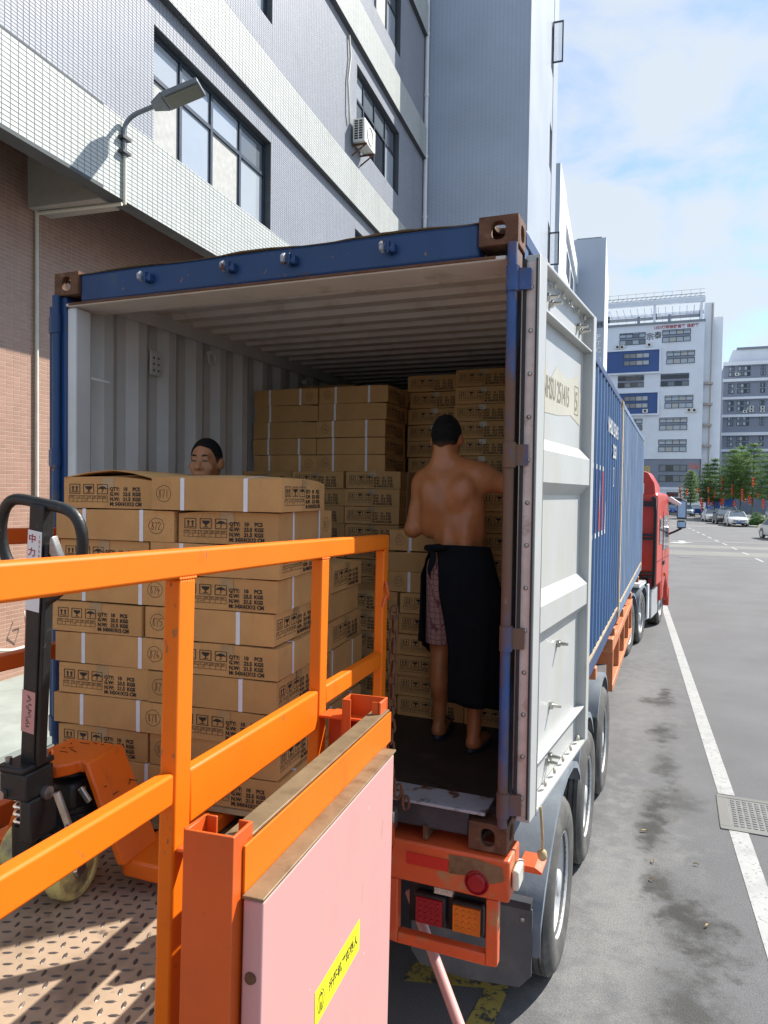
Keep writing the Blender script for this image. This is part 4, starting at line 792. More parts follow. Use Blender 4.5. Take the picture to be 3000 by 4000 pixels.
def wheel_mesh():
    Rt, w_ = .515, .272
    t = B(); pr = [(.285, -.03), (.31, -.004), (.345, 0), (.40, .012), (.45, .010), (.485, -.004), (.505, -.022), (Rt, -.03)]
    for g0 in (.062, .102, .142, .182): pr += [(Rt, -g0+.006), (Rt-.013, -g0+.004), (Rt-.013, -g0-.004), (Rt, -g0-.006)]
    pr += [(Rt, -w_+.03), (.505, -w_+.022), (.45, -w_-.010), (.345, -w_), (.285, -w_+.03)]
    t.lathe(pr, (0, 0, 0), 'x', 48)
    r = B(); r.lathe([(.318, -.030), (.318, -.012), (.308, -.004), (.300, -.012), (.285, -.04), (.268, -.11), (.262, -.155), (.235, -.172), (.20, -.168), (.155, -.145), (.118, -.142)], (0, 0, 0), 'x', 40); r.lathe([(.285, -.04), (.285, -.25)], (0, 0, 0), 'x', 40)
    h = B(); h.lathe([(.125, -.142), (.120, -.10), (.085, -.075), (.078, -.02), (.065, -.012), (0, -.012)], (0, 0, 0), 'x', 24)
    for k in range(10): a = 2*math.pi*k/10; h.cyl((-.145, .145*math.cos(a), .145*math.sin(a)), (-.095, .145*math.cos(a), .145*math.sin(a)), .014, n=6)
    d = B()
    for k in range(8):
        a = 2*math.pi*(k+.5)/8; c_ = Vector((-.1665, .212*math.cos(a), .212*math.sin(a))); d.add([c_+Vector((.002, .030*math.cos(q)*math.cos(a)*.7-.030*math.sin(q)*math.sin(a), .030*math.cos(q)*math.sin(a)*.7+.030*math.sin(q)*math.cos(a))) for q in np.linspace(0, 2*math.pi, 11)[:-1]], [tuple(range(10))])
    out_ = []
    for nm, bb, m, s_ in (('wheel', t, 'tyre', 40), ('rim', r, 'rim', 40), ('hub', h, 'rim', 35), ('hand_hole', d, 'plastic_black', None)):
        me = bb.mesh(nm, recalc=nm != 'hand_hole'); me.materials.append(MATS[m])
        if s_: me.polygons.foreach_set('use_smooth', [True]*len(me.polygons)); me.set_sharp_from_angle(angle=R(s_))
        out_.append(me)
    return out_
WM = wheel_mesh()
def wheel(root, x, y, z=.512, flip=False):
    o = bpy.data.objects.new('wheel', WM[0]); COL.objects.link(o); o.parent = root; o.location = (x, y, z); o.rotation_euler = (random.uniform(0, 6), 0, math.pi if flip else 0)
    for nm, me in zip(('rim', 'hub', 'hand_hole'), WM[1:]): c = bpy.data.objects.new(nm, me); COL.objects.link(c); c.parent = o
    return o
for y in (1.68, 3.11, 4.55):
    wheel(tr, .0, y); wheel(tr, -2.438, y, flip=True)
    for x in (-.33, -2.11): o = bpy.data.objects.new('wheel', WM[0]); COL.objects.link(o); o.parent = tr; o.location = (x+.135 if x > -1 else x+.135, y, .512)
    b = B(); b.cyl((-2.3, y, .512), (-.14, y, .512), .07, n=10); b.obj('axle', 'dark_steel', tr, smooth=40)
    b = B(); b.tube([(-.66, y-.6, .78), (-.66, y-.2, .66), (-.66, y+.2, .66), (-.66, y+.6, .78)], .05, 6); b.obj('leaf_spring', 'dark_steel', tr)
for z0, z1 in ((1.10, 1.20), (.62, .71)): B().box(-.12, -.04, 6.0, 10.0, z0, z1).obj('side_guard_rail', 'trailer_orange', tr, bevel=.008)
for y in (6.0, 7.0, 8.0, 9.0, 9.9): B().box(-.115, -.045, y, y+.09, .711, 1.099).obj('side_guard_post', 'trailer_orange', tr)
B().box(-.9, -.02, 5.62, 6.3, 1.16, 1.32).obj('twistlock_beam', 'trailer_orange', tr, bevel=.012)
b = B(); b.ball((-.08, 5.95, 1.37), (.05, .05, .05)); b.obj('marker_lamp', 'lamp_red', tr, smooth=60)
b = B(); b.grid([[(-.45+.3*u+.02*math.sin(9*v_), 6.5+.8*v_, 1.20+.12*math.sin(5*u+3*v_)) for v_ in np.linspace(0, 1, 6)] for u in np.linspace(0, 1, 6)]); b.obj('plastic_sheet', 'white_paint', tr, smooth=60)
for y in (8.6,): B().box(-2.2, -.3, y, y+.14, .35, 1.02).obj('landing_leg', 'trailer_orange', tr)
# ---------------------------------------------------------------- tractor unit
tk = thing('truck_tractor', 'red truck tractor with sleeper cab pulling the container trailer', 'truck', (-.13, 11.1, 0), R(-6.0))
for x in (-.72, -1.62): B().box(x-.05, x+.05, -.6, 4.6, .78, 1.02).obj('chassis_beam', 'dark_steel', tk)
for y in (0, 1.32):
    wheel(tk, 0, y); wheel(tk, -2.34, y, flip=True); B().cyl((-2.2, y, .512), (-.14, y, .512), .08, n=10).obj('axle', 'dark_steel', tk, smooth=40)
    guard(tk, arc(y, .51, .64, 165, 20, 16), -.58, .03, mat='mudguard'); guard(tk, arc(y, .51, .64, 165, 20, 16), -2.40, -1.80, mat='mudguard')
wheel(tk, .06, 3.75); wheel(tk, -2.40, 3.75, flip=True)
B().box(-.55, .0, -.66, -.65, .35, .82).obj('mudflap', 'mudflap', tk); B().box(-.55, .0, .70, .71, .30, .75).obj('mudflap', 'mudflap', tk)
# cab shell
cb = B(); yz = [(2.15, 1.02), (2.15, 2.95), (2.3, 3.02), (3.9, 2.98), (4.25, 2.2), (4.35, 1.6), (4.35, .62), (4.2, .5), (4.12, .5), (4.05, .85), (3.75, 1.1), (3.42, .85), (3.35, .62), (2.9, .62), (2.9, 1.02)]
cb.prism(yz, 'x', -2.42, .16); cab = cb.obj('cab', 'cab_red', tk, bevel=.07, seg=3)
b = B(); rf = [(-2.36, 2.95), (-2.33, 3.2), (-2.2, 3.42), (-1.9, 3.53), (-.36, 3.53), (-.06, 3.42), (.07, 3.2), (.10, 2.95)]
P = []
for y, k, dz in ((2.22, 1., 0), (2.7, 1., .02), (3.3, .97, -.08), (3.9, .9, -.42)): P.append([(-1.13+(x+1.13)*k, y, 2.95+(z-2.95)*(1 if dz >= -.1 else .35)+min(dz, 0)*.5) for x, z in rf])
b.grid(P); b.add([P[0][i] for i in range(len(rf))], [tuple(range(len(rf)))]); b.obj('roof_fairing', 'cab_red', tk, smooth=40)
B().box(-.55, .02, 2.205, 2.215, 3.10, 3.22).obj('sticker', 'white_paint', tk) if False else None
b = B(); b.box(-.9, -.25, 2.198, 2.216, 3.26, 3.33); b.obj('sticker', 'white_paint', tk); b = B(); b.box(-.24, -.13, 2.198, 2.216, 2.98, 3.2); b.obj('sticker', 'white_paint', tk)
b = B(); b.box(-2.2, -.30, 2.118, 2.149, 1.25, 2.80); b.obj('rear_panel', 'cab_red', tk, bevel=.012)
b = B(); b.box(-2.2, .0, 2.116, 2.149, .72, 1.20); b.obj('rear_lower_panel', 'black_paint', tk)
b = B(); b.tube([(.12, 2.08, 1.05), (.13, 2.06, 1.8), (.13, 2.07, 2.6), (.08, 2.10, 2.92)], .035, 8); b.grid([[(.14, 2.02+.14*k, z) for k in (0, 1)] for z in (1.0, 2.9)]); b.obj('side_extender', 'black_paint', tk, smooth=40)
for z in (1.22, 1.30, 2.02, 2.10, 2.72, 2.78): B().box(-.22, .12, 2.06, 2.10, z, z+.045).obj('bracket', 'black_paint', tk)
b = B(); b.box(.162, .170, 2.5, 2.95, 1.9, 2.45); b.obj('sleeper_window', 'car_glass', tk); b = B(); b.prism([(3.15, 1.75), (3.15, 2.5), (3.9, 2.5), (4.1, 1.75)], 'x', .162, .170); b.obj('side_window', 'car_glass', tk)
b = B(); b.box(.163, .168, 3.03, 3.045, .7, 2.6); b.box(.163, .168, 2.2, 4.2, 1.55, 1.56); b.obj('door_seam', 'black_paint', tk)
b = B(); b.box(.163, .185, 3.15, 3.4, 1.42, 1.50); b.obj('door_handle', 'black_paint', tk); b = B(); b.ball((.18, 3.45, 1.18), (.02, .03, .05)); b.obj('side_marker', 'lamp_amber', tk, smooth=60)
b = B(); b.box(-2.42, .17, 4.3, 4.45, .35, .8); b.obj('front_bumper', 'cab_red', tk, bevel=.03)
b = B(); b.box(-.62, .10, 1.98, 2.95, .38, .98); b.obj('side_skirt', 'cab_grey', tk, bevel=.02); b = B(); b.box(.02, .06, 1.78, 1.98, .40, 1.12); b.obj('tank_guard', 'white_paint', tk, bevel=.012)
b = B()
for z in (.5, .66, .82, .98): b.box(-.25, .0, 1.83, 1.87, z, z+.035)
b.obj('step', 'cab_grey', tk); b = B(); b.box(-.6, .0, 1.0, 1.95, 1.13, 1.17)
for k in range(5): b.box(-.6, .0, 1.05+k*.18, 1.13+k*.18, 1.175, 1.2)
b.obj('deck_plate', 'white_paint', tk); b = B(); b.cyl((-.3, 1.72, .75), (-.3, 1.95, .75), .16, n=14); b.obj('air_tank', 'dark_steel', tk, smooth=40)
for a in ((.44, 2.42, .085, .43), (.44, 2.20, .08, .18)):
    b = B(); b.box(a[0]-.105, a[0]+.105, 3.98, 4.12, a[1]-.0, a[1]+a[3]) if a[3] > .2 else b.box(a[0]-.095, a[0]+.095, 3.98, 4.12, a[1], a[1]+a[3])
    o = b.obj('mirror', 'plastic_black', tk, bevel=.03); b = B(); b.box(a[0]-.085, a[0]+.085, 3.972, 3.979, a[1]+.03, a[1]+a[3]-.03); b.obj('mirror_glass', 'mirror_glass', o)
b = B(); b.tube([(.14, 4.1, 2.75), (.30, 4.08, 2.88), (.44, 4.05, 2.86)], .03, 8); b.tube([(.15, 4.2, 2.05), (.3, 4.12, 2.12), (.44, 4.06, 2.2)], .025, 8); b.obj('mirror_arm', 'plastic_black', tk, smooth=60)
b = B(); b.prism([(.14, 2.82), (.42, 2.70), (.44, 2.77), (.2, 2.93)], 'y', 3.9, 4.02); b.obj('mirror_cover', 'white_paint', tk, bevel=.015)
# ---------------------------------------------------------------- lift platform (yawed 5.4 degrees, dipping 1.9 degrees towards the truck)
LD = Vector((-.0944, .9950, -.0334)).normalized(); LR = LD.cross(Vector((0, 0, 1))).normalized(); LU = LR.cross(LD)
LYAW = math.atan2(-LD.x, LD.y)
LB = Vector((-1.5, 1.5, -1.25))                       # reference point on the deck: right, along, up from the camera point
lift = thing('lift_platform', 'orange lift platform with railings and pink side panel, in front of the container', 'lift platform')
lo_ = CAM+LR*LB.x+LD*LB.y+LU*LB.z
lift.matrix_world = Matrix(((LR.x, LD.x, LU.x, lo_.x), (LR.y, LD.y, LU.y, lo_.y), (LR.z, LD.z, LU.z, lo_.z), (0, 0, 0, 1)))
LT = Matrix.Translation(-LB)
def lw(b_, s_, c_): return CAM+LR*b_+LD*s_+LU*c_      # lift coordinates to world
def LBX(name, mat, *boxes, bevel=.006):
    b = B(LT)
    for q in boxes: b.box(*q)
    return b.obj(name, mat, lift, bevel=bevel)
LBX('deck', 'deck_plate', (-2.26, -.80, .1, 2.87, -1.262, -1.25), bevel=0)
V = []; F = []; n = 0; pit = .040
for i in range(int(1.44/pit)):
    for j in range(int(2.72/pit)):
        b0 = -2.24+i*pit; s0 = .13+j*pit; ang = .35 if (i+j) % 2 else .35+math.pi/2; ca, sa = math.cos(ang), math.sin(ang); L_, W_ = .0165, .0058
        for u, v_, h in ((-1, 0, 0), (-.4, -1, 0), (.4, -1, 0), (1, 0, 0), (.4, 1, 0), (-.4, 1, 0), (-.55, 0, 1), (.55, 0, 1)):
            x, y = u*L_, v_*W_; V.append((b0+x*ca-y*sa-LB.x, s0+x*sa+y*ca-LB.y, -1.25+h*.0024-LB.z))
        F += [[n+a for a in f] for f in ((0,1,6,6),(1,2,7,6),(2,3,7,7),(3,4,7,7),(4,5,6,7),(5,0,6,6))]; n += 8
me = bpy.data.meshes.new('tread'); me.from_pydata(V, [], [list(dict.fromkeys(f)) for f in F]); tag(link('tread', me, 'deck_tread', lift), kind='stuff')
LBX('deck_frame', 'orange_shaded', (-2.28, -.78, .08, .16, -1.36, -1.264), (-2.28, -.78, 2.82, 2.89, -1.36, -1.264), (-2.28, -2.2, .16, 2.82, -1.36, -1.264), (-.86, -.78, .16, 2.82, -1.36, -1.264))
RI, RO = -.855, -.815
LBX('top_rail', 'orange_paint', (RI, RO, .25, 2.825, -.141, -.081), bevel=.007)
for s0, s1, cc in ((.30, .36, -.142), (1.296, 1.357, -.142), (2.090, 2.152, -.142), (2.762, 2.824, -.142)): LBX('post', 'orange_paint', (RI+.001, RO-.001, s0, s1, -1.249, cc), bevel=.006)
LBX('mid_rail', 'orange_paint', (RI+.003, RO-.003, 2.153, 2.761, -.607, -.547), bevel=.006); LBX('mid_rail', 'orange_paint', (RI+.003, RO-.003, .361, 1.295, -.603, -.538), bevel=.006)
LBX('cross_beam', 'orange_paint', (RI+.004, RO-.004, 1.358, 2.089, -.668, -.549), bevel=.007)
b = B(LT)
for s_, c_ in ((1.327, -.1415), (2.12, -.1415), (2.79, -.1415)):
    for k in range(7): b.ball((RO-.002, s_-.028+k*.0093, c_+.001*random.random()), (.003, .006, .0035), 6, 4)
b.obj('weld', 'orange_paint', lift, smooth=60)
# far side railing
for nm, c0, c1 in (('top_rail', -.150, -.088), ('mid_rail', -.640, -.580)): LBX(nm, 'orange_shaded', (-2.245, -2.185, .25, 2.84, c0, c1))
for s0 in (.3, 2.42): LBX('post', 'orange_shaded', (-2.244, -2.186, s0, s0+.065, -1.249, -.151))
LBX('toe_board', 'orange_shaded', (-2.25, -2.19, .16, 2.82, -1.249, -1.16))
# folded side flap: channels, angle irons, pink sheet, warning sticker
def channel(s0, sgn, b0=-.705, b1=-.604, c0=-1.78, c1=-.575, t=.006, dep=.075):
    sA, sB = s0, s0+sgn*dep
    return LBX('channel', 'orange_shaded', (b0, b1, sA, sA+sgn*t, c0, c1), (b0, b0+t, sA+sgn*t, sB, c0, c1), (b1-t, b1, sA+sgn*t, sB, c0, c1), (b0+t, b0+.028, sB-sgn*t, sB, c0, c1), (b1-.028, b1-t, sB-sgn*t, sB, c0, c1), bevel=.002)
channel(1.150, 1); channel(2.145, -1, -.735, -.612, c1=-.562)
LBX('angle_iron', 'angle_iron', (-.652, -.604, 1.20, 2.14, -.604, -.598), bevel=.0015); LBX('angle_leg', 'orange_paint', (-.6035, -.5985, 1.185, 2.14, -.695, -.6045), bevel=.001)
LBX('lower_angle_iron', 'angle_iron', (-.598, -.556, 1.175, 2.05, -.694, -.688), bevel=.0015)
pk = LBX('side_panel', 'pink_panel', (-.5985, -.558, 1.180, 2.035, -1.78, -.697), bevel=.004)
b = B(LT); b.lathe([(0, -.004), (.010, -.004), (.0115, 0)], (-.580, 1.180, -.835), 'y', 14); b.obj('bolt', 'cont_rust', pk, smooth=40)
sk = B(LT); sk.box(-.5575, -.5570, 1.444, 1.742, -1.098, -1.022); st_ = sk.obj('sticker', 'yellow_sticker', pk)
b = B(LT); put_text(b, '升降机严禁乘人', .0285, (-.5566, 1.525, -1.071), (0, 1, 0), (0, 0, 1), offset=.0007); o_ = (-.5566, 1.478, -1.060)
b.tube([(-.5566, 1.478+.019*math.cos(t), -1.060+.024*math.sin(t)) for t in np.linspace(0, 2*math.pi, 17)[:-1]], .0006, 4, True)
for a in ((1.470, 1.486, -1.080, -1.079), (1.470, 1.4715, -1.079, -1.048), (1.4845, 1.486, -1.079, -1.048), (1.476, 1.480, -1.078, -1.062)): b.box(-.5568, -.5564, *a)
b.add([(-.5566, 1.467, -1.048), (-.5566, 1.489, -1.048), (-.5566, 1.478, -1.040)], [(0, 1, 2)])
b.obj('sticker_print', 'ink', st_, recalc=False)
LBX('gusset', 'orange_shaded', (-.815, -.705, 1.30, 1.35, -.70, -.692)); LBX('gusset', 'orange_shaded', (-.815, -.62, 2.09, 2.17, -.632, -.624), bevel=.002)
LBX('gusset', 'orange_shaded', (-.815, -.66, 2.17, 2.24, -1.25, -.64), bevel=.003)
# hook and chain at the end post
b = B(LT); b.tube([(-.80, 2.70, -.36), (-.795, 2.705, -.33), (-.79, 2.725, -.315), (-.79, 2.745, -.33), (-.80, 2.76, -.30), (-.81, 2.77, -.27)], .007, 8); b.obj('hook', 'orange_shaded', lift, smooth=60)
lk = B(); Pq = [(.013*math.cos(t), 0, .019*math.sin(t)+(.011 if math.sin(t) > 0 else -.011)) for t in np.linspace(0, 2*math.pi, 13)[:-1]]; lk.tube(Pq, .0058, 6, True); lm = lk.mesh('chain_link'); lm.materials.append(MATS['cont_rust']); lm.polygons.foreach_set('use_smooth', [True]*len(lm.polygons))
cp = [Vector((-.795, 2.85, -.40-.046*k)) for k in range(15)]+[Vector((-.795+.012*k, 2.85+.02*k, -1.08-.030*k)) for k in range(1, 5)]
for i, p in enumerate(cp):
    o = bpy.data.objects.new('chain_link', lm); COL.objects.link(o); o.parent = lift; o.location = p-LB; o.rotation_euler = (random.uniform(-.12, .12), random.uniform(-.12, .12), (i % 2)*math.pi/2+.5)
LBX('end_roller', 'bare_steel', (-.86, -.78, 2.87, 2.93, -1.30, -1.22))
# scissor mechanism and base frame under the deck
zf = -(CAM.z-.12)
for bb in (-2.15, -.95):
    for q in ((.3, 2.7), (2.7, .3)):
        b = B(LT); b.bar((bb+(.05 if q[0] < 1 else -.03), q[0], -1.36), (bb+(.05 if q[0] < 1 else -.03), q[1], zf+.14), .045, .11); b.obj('scissor_arm', 'orange_shaded', lift, bevel=.006)
LBX('base_frame', 'orange_shaded', (-2.25, -2.15, .1, 2.95, zf, zf+.13), (-.62, -.52, .1, 2.95, zf+.05, zf+.15), (-2.15, -.62, .1, .2, zf+.03, zf+.13), (-2.15, -.62, 2.7, 2.8, zf+.03, zf+.13))
b = B(lift.matrix_world.inverted()); b.cyl((-.52, .30, 1.06), (-.165, -.05, .74), .024, n=12); b.obj('support_rod', 'pink_panel', lift, smooth=40)
b = B(LT); b.bar((-.62, 2.0, -1.98), (-.42, 2.92, -2.16), .07, .06); b.obj('outrigger', 'orange_paint', lift, bevel=.006)
for bb, ss in ((-2.2, .3), (-2.2, 2.7), (-.57, .3), (-.57, 2.7)):
    b = B(LT); b.lathe([(0, -.03), (.075, -.03), (.08, -.02), (.08, .02), (.075, .03), (0, .03)], (bb, ss, zf-.03), 'x', 18); b.obj('castor', 'rubber', lift, smooth=40)
# ---------------------------------------------------------------- pallet jack
pj = thing('pallet_jack', 'orange hand pallet jack with black handle standing on the lift deck', 'pallet jack', lw(-1.685, 2.0, -1.25), LYAW)
for x, y in ((.085, -.045), (-.14, .01)):
    b = B(); b.lathe([(.03, -.030), (.075, -.026), (.080, -.032), (.092, -.032), (.098, -.022), (.098, .022), (.092, .032), (.080, .032), (.075, .026), (.03, .030)], (x, y, .098), 'x', 32); o = b.obj('wheel', 'pu_wheel', pj, smooth=40)
    b = B(); b.lathe([(0, -.038), (.022, -.038), (.029, -.030), (.029, .030), (.022, .038), (0, .038)], (x, y, .098), 'x', 14); b.obj('hub', 'chrome', o, smooth=40)
b = B(); b.cyl((-.09, 0, .098), (.09, 0, .098), .022, n=12); b.obj('axle', 'dark_steel', pj, smooth=40)
b = B(); b.prism([(-.10, -.10), (.10, -.12), (.13, .0), (.11, .15), (-.11, .15), (-.13, 0)], 'z', .195, .235); b.lathe([(.0, .235), (.088, .235), (.088, .255), (.078, .256), (.078, .275), (.068, .276), (.068, .30)], (.02, .03, 0), 'z', 24); b.obj('turntable', 'jack_black', pj, smooth=35)
b = B(); b.box(-.045, .085, -.04, .10, .27, .355); b.cyl((.02, .035, .355), (.02, .035, .384), .05, n=16); b.obj('pump_body', 'jack_black', pj, bevel=.016)
b = B(); b.box(.0855, .0862, .0, .02, .31, .335); b.obj('mark', 'gold_paint', pj)
TP = Matrix.Translation((.078, -.02, -.04)); TB = Matrix.Translation((.070, -.05, -.055)) @ Matrix.Diagonal((.85, 1, 1, 1))
b = B(TP); b.cyl((-.10, -.10, .20), (-.10, -.10, .30), .042, n=14); b.cyl((-.10, -.10, .395), (-.10, -.10, .43), .040, .03, n=14); b.cyl((-.10, -.10, .30), (-.10, -.10, .40), .020, n=12); b.obj('piston', 'jack_black', pj, smooth=40)
b = B(TP); b.tube([(-.10+.034*math.cos(t), -.10+.034*math.sin(t), .295+.105*t/(2*math.pi*4.5)) for t in np.linspace(0, 2*math.pi*4.5, 72)], .0055, 6); b.obj('spring', 'chrome', pj, smooth=60)
b = B(TB); b.box(-.115, .005, -.175, -.06, .43, .515); b.box(-.125, .0, -.185, -.05, .515, .535); b.box(-.04, .01, -.165, -.05, .30, .43); b.obj('handle_bracket', 'jack_black', pj, bevel=.008)
for p_, q_, r_, n_ in (((.005, -.10, .435), (.024, -.10, .435), .020, 14), ((-.09, -.176, .45), (-.09, -.19, .45), .014, 10), ((-.1, -.15, .535), (-.1, -.15, .55), .012, 6), ((-.02, -.08, .535), (-.02, -.08, .555), .014, 6)): b = B(TB); b.cyl(p_, q_, r_, n=n_); b.obj('bolt', 'bare_steel', pj, smooth=40)
b = B(TP); b.bar((.03, -.12, .42), (.075, -.11, .30), .014, .022); b.bar((.06, -.05, .41), (.095, -.05, .37), .012, .018); b.prism([(-.02+.06, .20), (.095, .20), (.10, .31), (.065, .325), (.05, .27)], 'y', -.128, -.12); b.obj('linkage', 'bare_steel', pj, bevel=.003)
SB = Vector((.040, -.165, .475)); ST = Vector((.172, -.270, 1.268)); sd_ = (ST-SB).normalized(); sr = Vector((1, 0, 0)); sr = (sr-sd_*sr.dot(sd_)).normalized(); sn = sd_.cross(sr)  # sn points away (+y)
b = B(); b.bar(SB, ST, .048, .046, up=sn); b.bar(SB+sr*.031, SB+sr*.031+sd_*.70, .014, .036, up=sn); b.obj('handle_shaft', 'jack_black', pj, bevel=.004)
hl = [(0, 0), (.09, 0), (.145, -.012), (.180, -.05), (.190, -.11), (.175, -.17), (.135, -.225), (.08, -.27), (.03, -.30)]; hl = [(x*.74, z*.95) for x, z in hl]; hp = [(x, z) for x, z in hl]+[(-x, z) for x, z in reversed(hl) if x > 0]
cs = []
for i in range(len(hp)):                                # smooth closed loop
    p0, p1, p2, p3 = [Vector(hp[(i+k) % len(hp)]) for k in (-1, 0, 1, 2)]
    for t in (0, .33, .66): cs.append(.5*((2*p1)+(-p0+p2)*t+(2*p0-5*p1+4*p2-p3)*t*t+(-p0+3*p1-3*p2+p3)*t**3))
b = B(); b.tube([ST+sr*p.x+sd_*p.y for p in cs], .0165, 12, True); b.obj('handle_loop', 'jack_black', pj, smooth=60)
b = B(); q = ST-sd_*.105; b.add([q+sr*x+sd_*z+sn*y for y in (-.012, .012) for x, z in ((.038, .015), (.046, .02), (.085, -.055), (.092, -.10), (.085, -.10), (.068, -.065), (.036, -.03))], [(0,1,2,3,4,5,6), (13,12,11,10,9,8,7)]+[(i, i+7, (i+1) % 7+7, (i+1) % 7) for i in range(7)]); b.obj('release_lever', 'bare_steel', pj, bevel=.003)
lab = B(); lo2 = ST-sd_*.075-sn*.0245; lab.add([lo2+sr*x+sd_*z for x, z in ((-.024, 0), (.024, 0), (.024, -.24), (-.024, -.24))], [(0, 1, 2, 3)]); lb_ = lab.obj('label', 'white_paint', pj, recalc=False)
b = B(); lo3 = lo2-sn*.0006
for i, ch in enumerate('中力叉车'): put_text(b, ch, .027, lo3+sr*-.008+sd_*(-.034-.040*i), sr, sd_, 'CENTER', offset=.0006)
for i, ch in enumerate('18566090568'): put_text(b, ch, .0135, lo3+sr*.0165+sd_*(-.020-.0137*i), sr, sd_, 'CENTER')
put_text(b, '上门', .013, lo3+sr*.002+sd_*-.180, sr, sd_, 'CENTER'); put_text(b, '销售维修', .0105, lo3+sr*.001+sd_*-.196, sr, sd_, 'CENTER', offset=.0003)
b.obj('label_print', 'red_letter', lb_, recalc=False)
lab = B(); lo2 = SB+sd_*.245-sn*.0245; lab.add([lo2+sr*x+sd_*z for x, z in ((-.024, 0), (.023, 0), (.023, -.135), (-.024, -.135))], [(0, 1, 2, 3)]); lb_ = lab.obj('label', 'pink_panel', pj, recalc=False)
b = B()
for i in range(8):
    for k in range(3): a = random.uniform(-.006, .006); c0 = lo2-sn*.0006+sd_*(-.018-.0135*i+.004*(k-1))+sr*(a+.002); b.bar(c0-sr*random.uniform(.003, .007), c0+sr*random.uniform(.003, .007)+sd_*random.uniform(-.004, .004), .0004, .0016, up=sd_)
b.obj('label_print', 'ink', lb_)
# orange body: cap over the pump, A-shaped bulkhead, forks
b = B(); b.prism([(-.030, -.050), (.04, -.070), (.07, -.03), (.08, .0), (.095, .0), (.088, .17), (-.09, .17), (-.09, .06), (-.06, .03)], 'z', .385, .425); b.obj('body_cap', 'jack_orange', pj, bevel=.014, seg=3)
for sg, x0, x1 in ((1, .086, .225), (-1, -.080, -.205)):
    b = B(); b.prism([(x0, .422), (x0+sg*.025, .422), (x1+sg*.03, .105), (x1, .105)], 'y', -.005, .18); b.obj('body_slope', 'jack_orange', pj, bevel=.006)
b = B(); b.prism([(-.08, .39), (.09, .39), (.225, .11), (-.20, .11)], 'y', .11, .118); b.obj('bulkhead', 'jack_orange', pj)
b = B(); b.prism([(.045, .305), (.130, .298), (.135, .243), (.055, .237)], 'y', .1085, .1095); o = b.obj('label', 'black_paint', pj); b = B(); put_text(b, '00Kg', .056, (.051, .1080, .252), (1, 0, 0), (0, 0, 1), sx=.62); b.obj('label_print', 'tail_white', o, recalc=False)
b = B()
for k in range(12):
    q = random.uniform(.1, .7); y = random.uniform(.02, .15); x = .114+.139*q+.003; z = .422-.317*q; b.bar((x, y, z), (x+random.uniform(-.01, .012), y+random.uniform(-.05, .05), z-random.uniform(0, .025)), .0015, .0025)
for k in range(8): x = random.uniform(-.06, .06); y = random.uniform(.02, .15); b.bar((x, y, .426), (x+random.uniform(-.04, .04), y+random.uniform(-.02, .02), .426), .003, .001)
b.obj('scribble', 'ink', pj)
for sx in (-1, 1):
    c0 = .025
    b = B(); b.prism([(c0+sx*.09, .14), (c0+sx*.20, .03), (c0+sx*.345, .02), (c0+sx*.345, 1.55), (c0+sx*.185, 1.55), (c0+sx*.185, .16), (c0+sx*.12, .20)], 'z', .050, .108); b.obj('fork', 'jack_orange', pj, bevel=.008)
    b = B(); b.lathe([(0, -.035), (.038, -.035), (.038, .035), (0, .035)], (c0+sx*.265, 1.40, .040), 'x', 16); b.obj('fork_roller', 'pu_wheel', pj, smooth=40)
# ---------------------------------------------------------------- cartons
BX, BY, BZ = .538, .408, .1175
def carton_mesh(bulge, seed=0):
    rs = random.Random(seed); b = B(); nx, ny = 9, 7; hx, hy = BX/2, BY/2
    for top in (0, 1):
        P = []
        for i in range(nx):
            row = []
            for j in range(ny):
                x = -hx+BX*i/(nx-1); y = -hy+BY*j/(ny-1); u = 1-abs(x/hx)**2; v_ = 1-abs(y/hy)**1.5; row.append((x, y, (BZ+bulge*v_*(.35+.65*u)) if top else 0.0))
            P.append(row)
        b.grid(P)
    ring = [(-hx+BX*i/(nx-1), -hy) for i in range(nx-1)]+[(hx, -hy+BY*j/(ny-1)) for j in range(ny-1)]+[(hx-BX*i/(nx-1), hy) for i in range(nx-1)]+[(-hx, hy-BY*j/(ny-1)) for j in range(ny-1)]
    def tz(x, y): u = 1-abs(x/hx)**2; v_ = 1-abs(y/hy)**1.5; return BZ+bulge*v_*(.35+.65*u)
    m = len(ring); b.add([(x, y, 0) for x, y in ring]+[(x, y, tz(x, y)) for x, y in ring], [(i, (i+1) % m, (i+1) % m+m, i+m) for i in range(m)])
    me = b.mesh('carton'); me.materials.append(MATS['cardboard'])
    if seed:
        ph = rs.uniform(0, 6); dn = (rs.choice((-1, 1))*hx, rs.choice((-1, 1))*hy)
        for v in me.vertices:
            x, y, z = v.co; t = z/BZ; d = .005*math.sin(4*x+ph)+.002*math.sin(19*x+ph*2)
            if abs(abs(y)-hy) < 1e-4: v.co.y += math.copysign(min(d, .0)*.5, y)
            if t > .8: v.co.z += .0018*math.sin(9*x+ph)+.0022*math.sin(7*y+ph)-.008*math.exp(-((x-dn[0])**2+(y-dn[1])**2)/.004)
            if abs(abs(x)-hx) < 1e-4: v.co.x -= math.copysign(abs(.002*math.sin(8*y+ph)), x)
    if True: pass
    me.materials[0] = MATS['cardboard']; me.polygons.foreach_set('use_smooth', [True]*len(me.polygons)); me.set_sharp_from_angle(angle=R(35)); return me
CARTONS = [carton_mesh(.002, k) for k in range(1, 7)]; CARTON_TOP = carton_mesh(.016, 9)
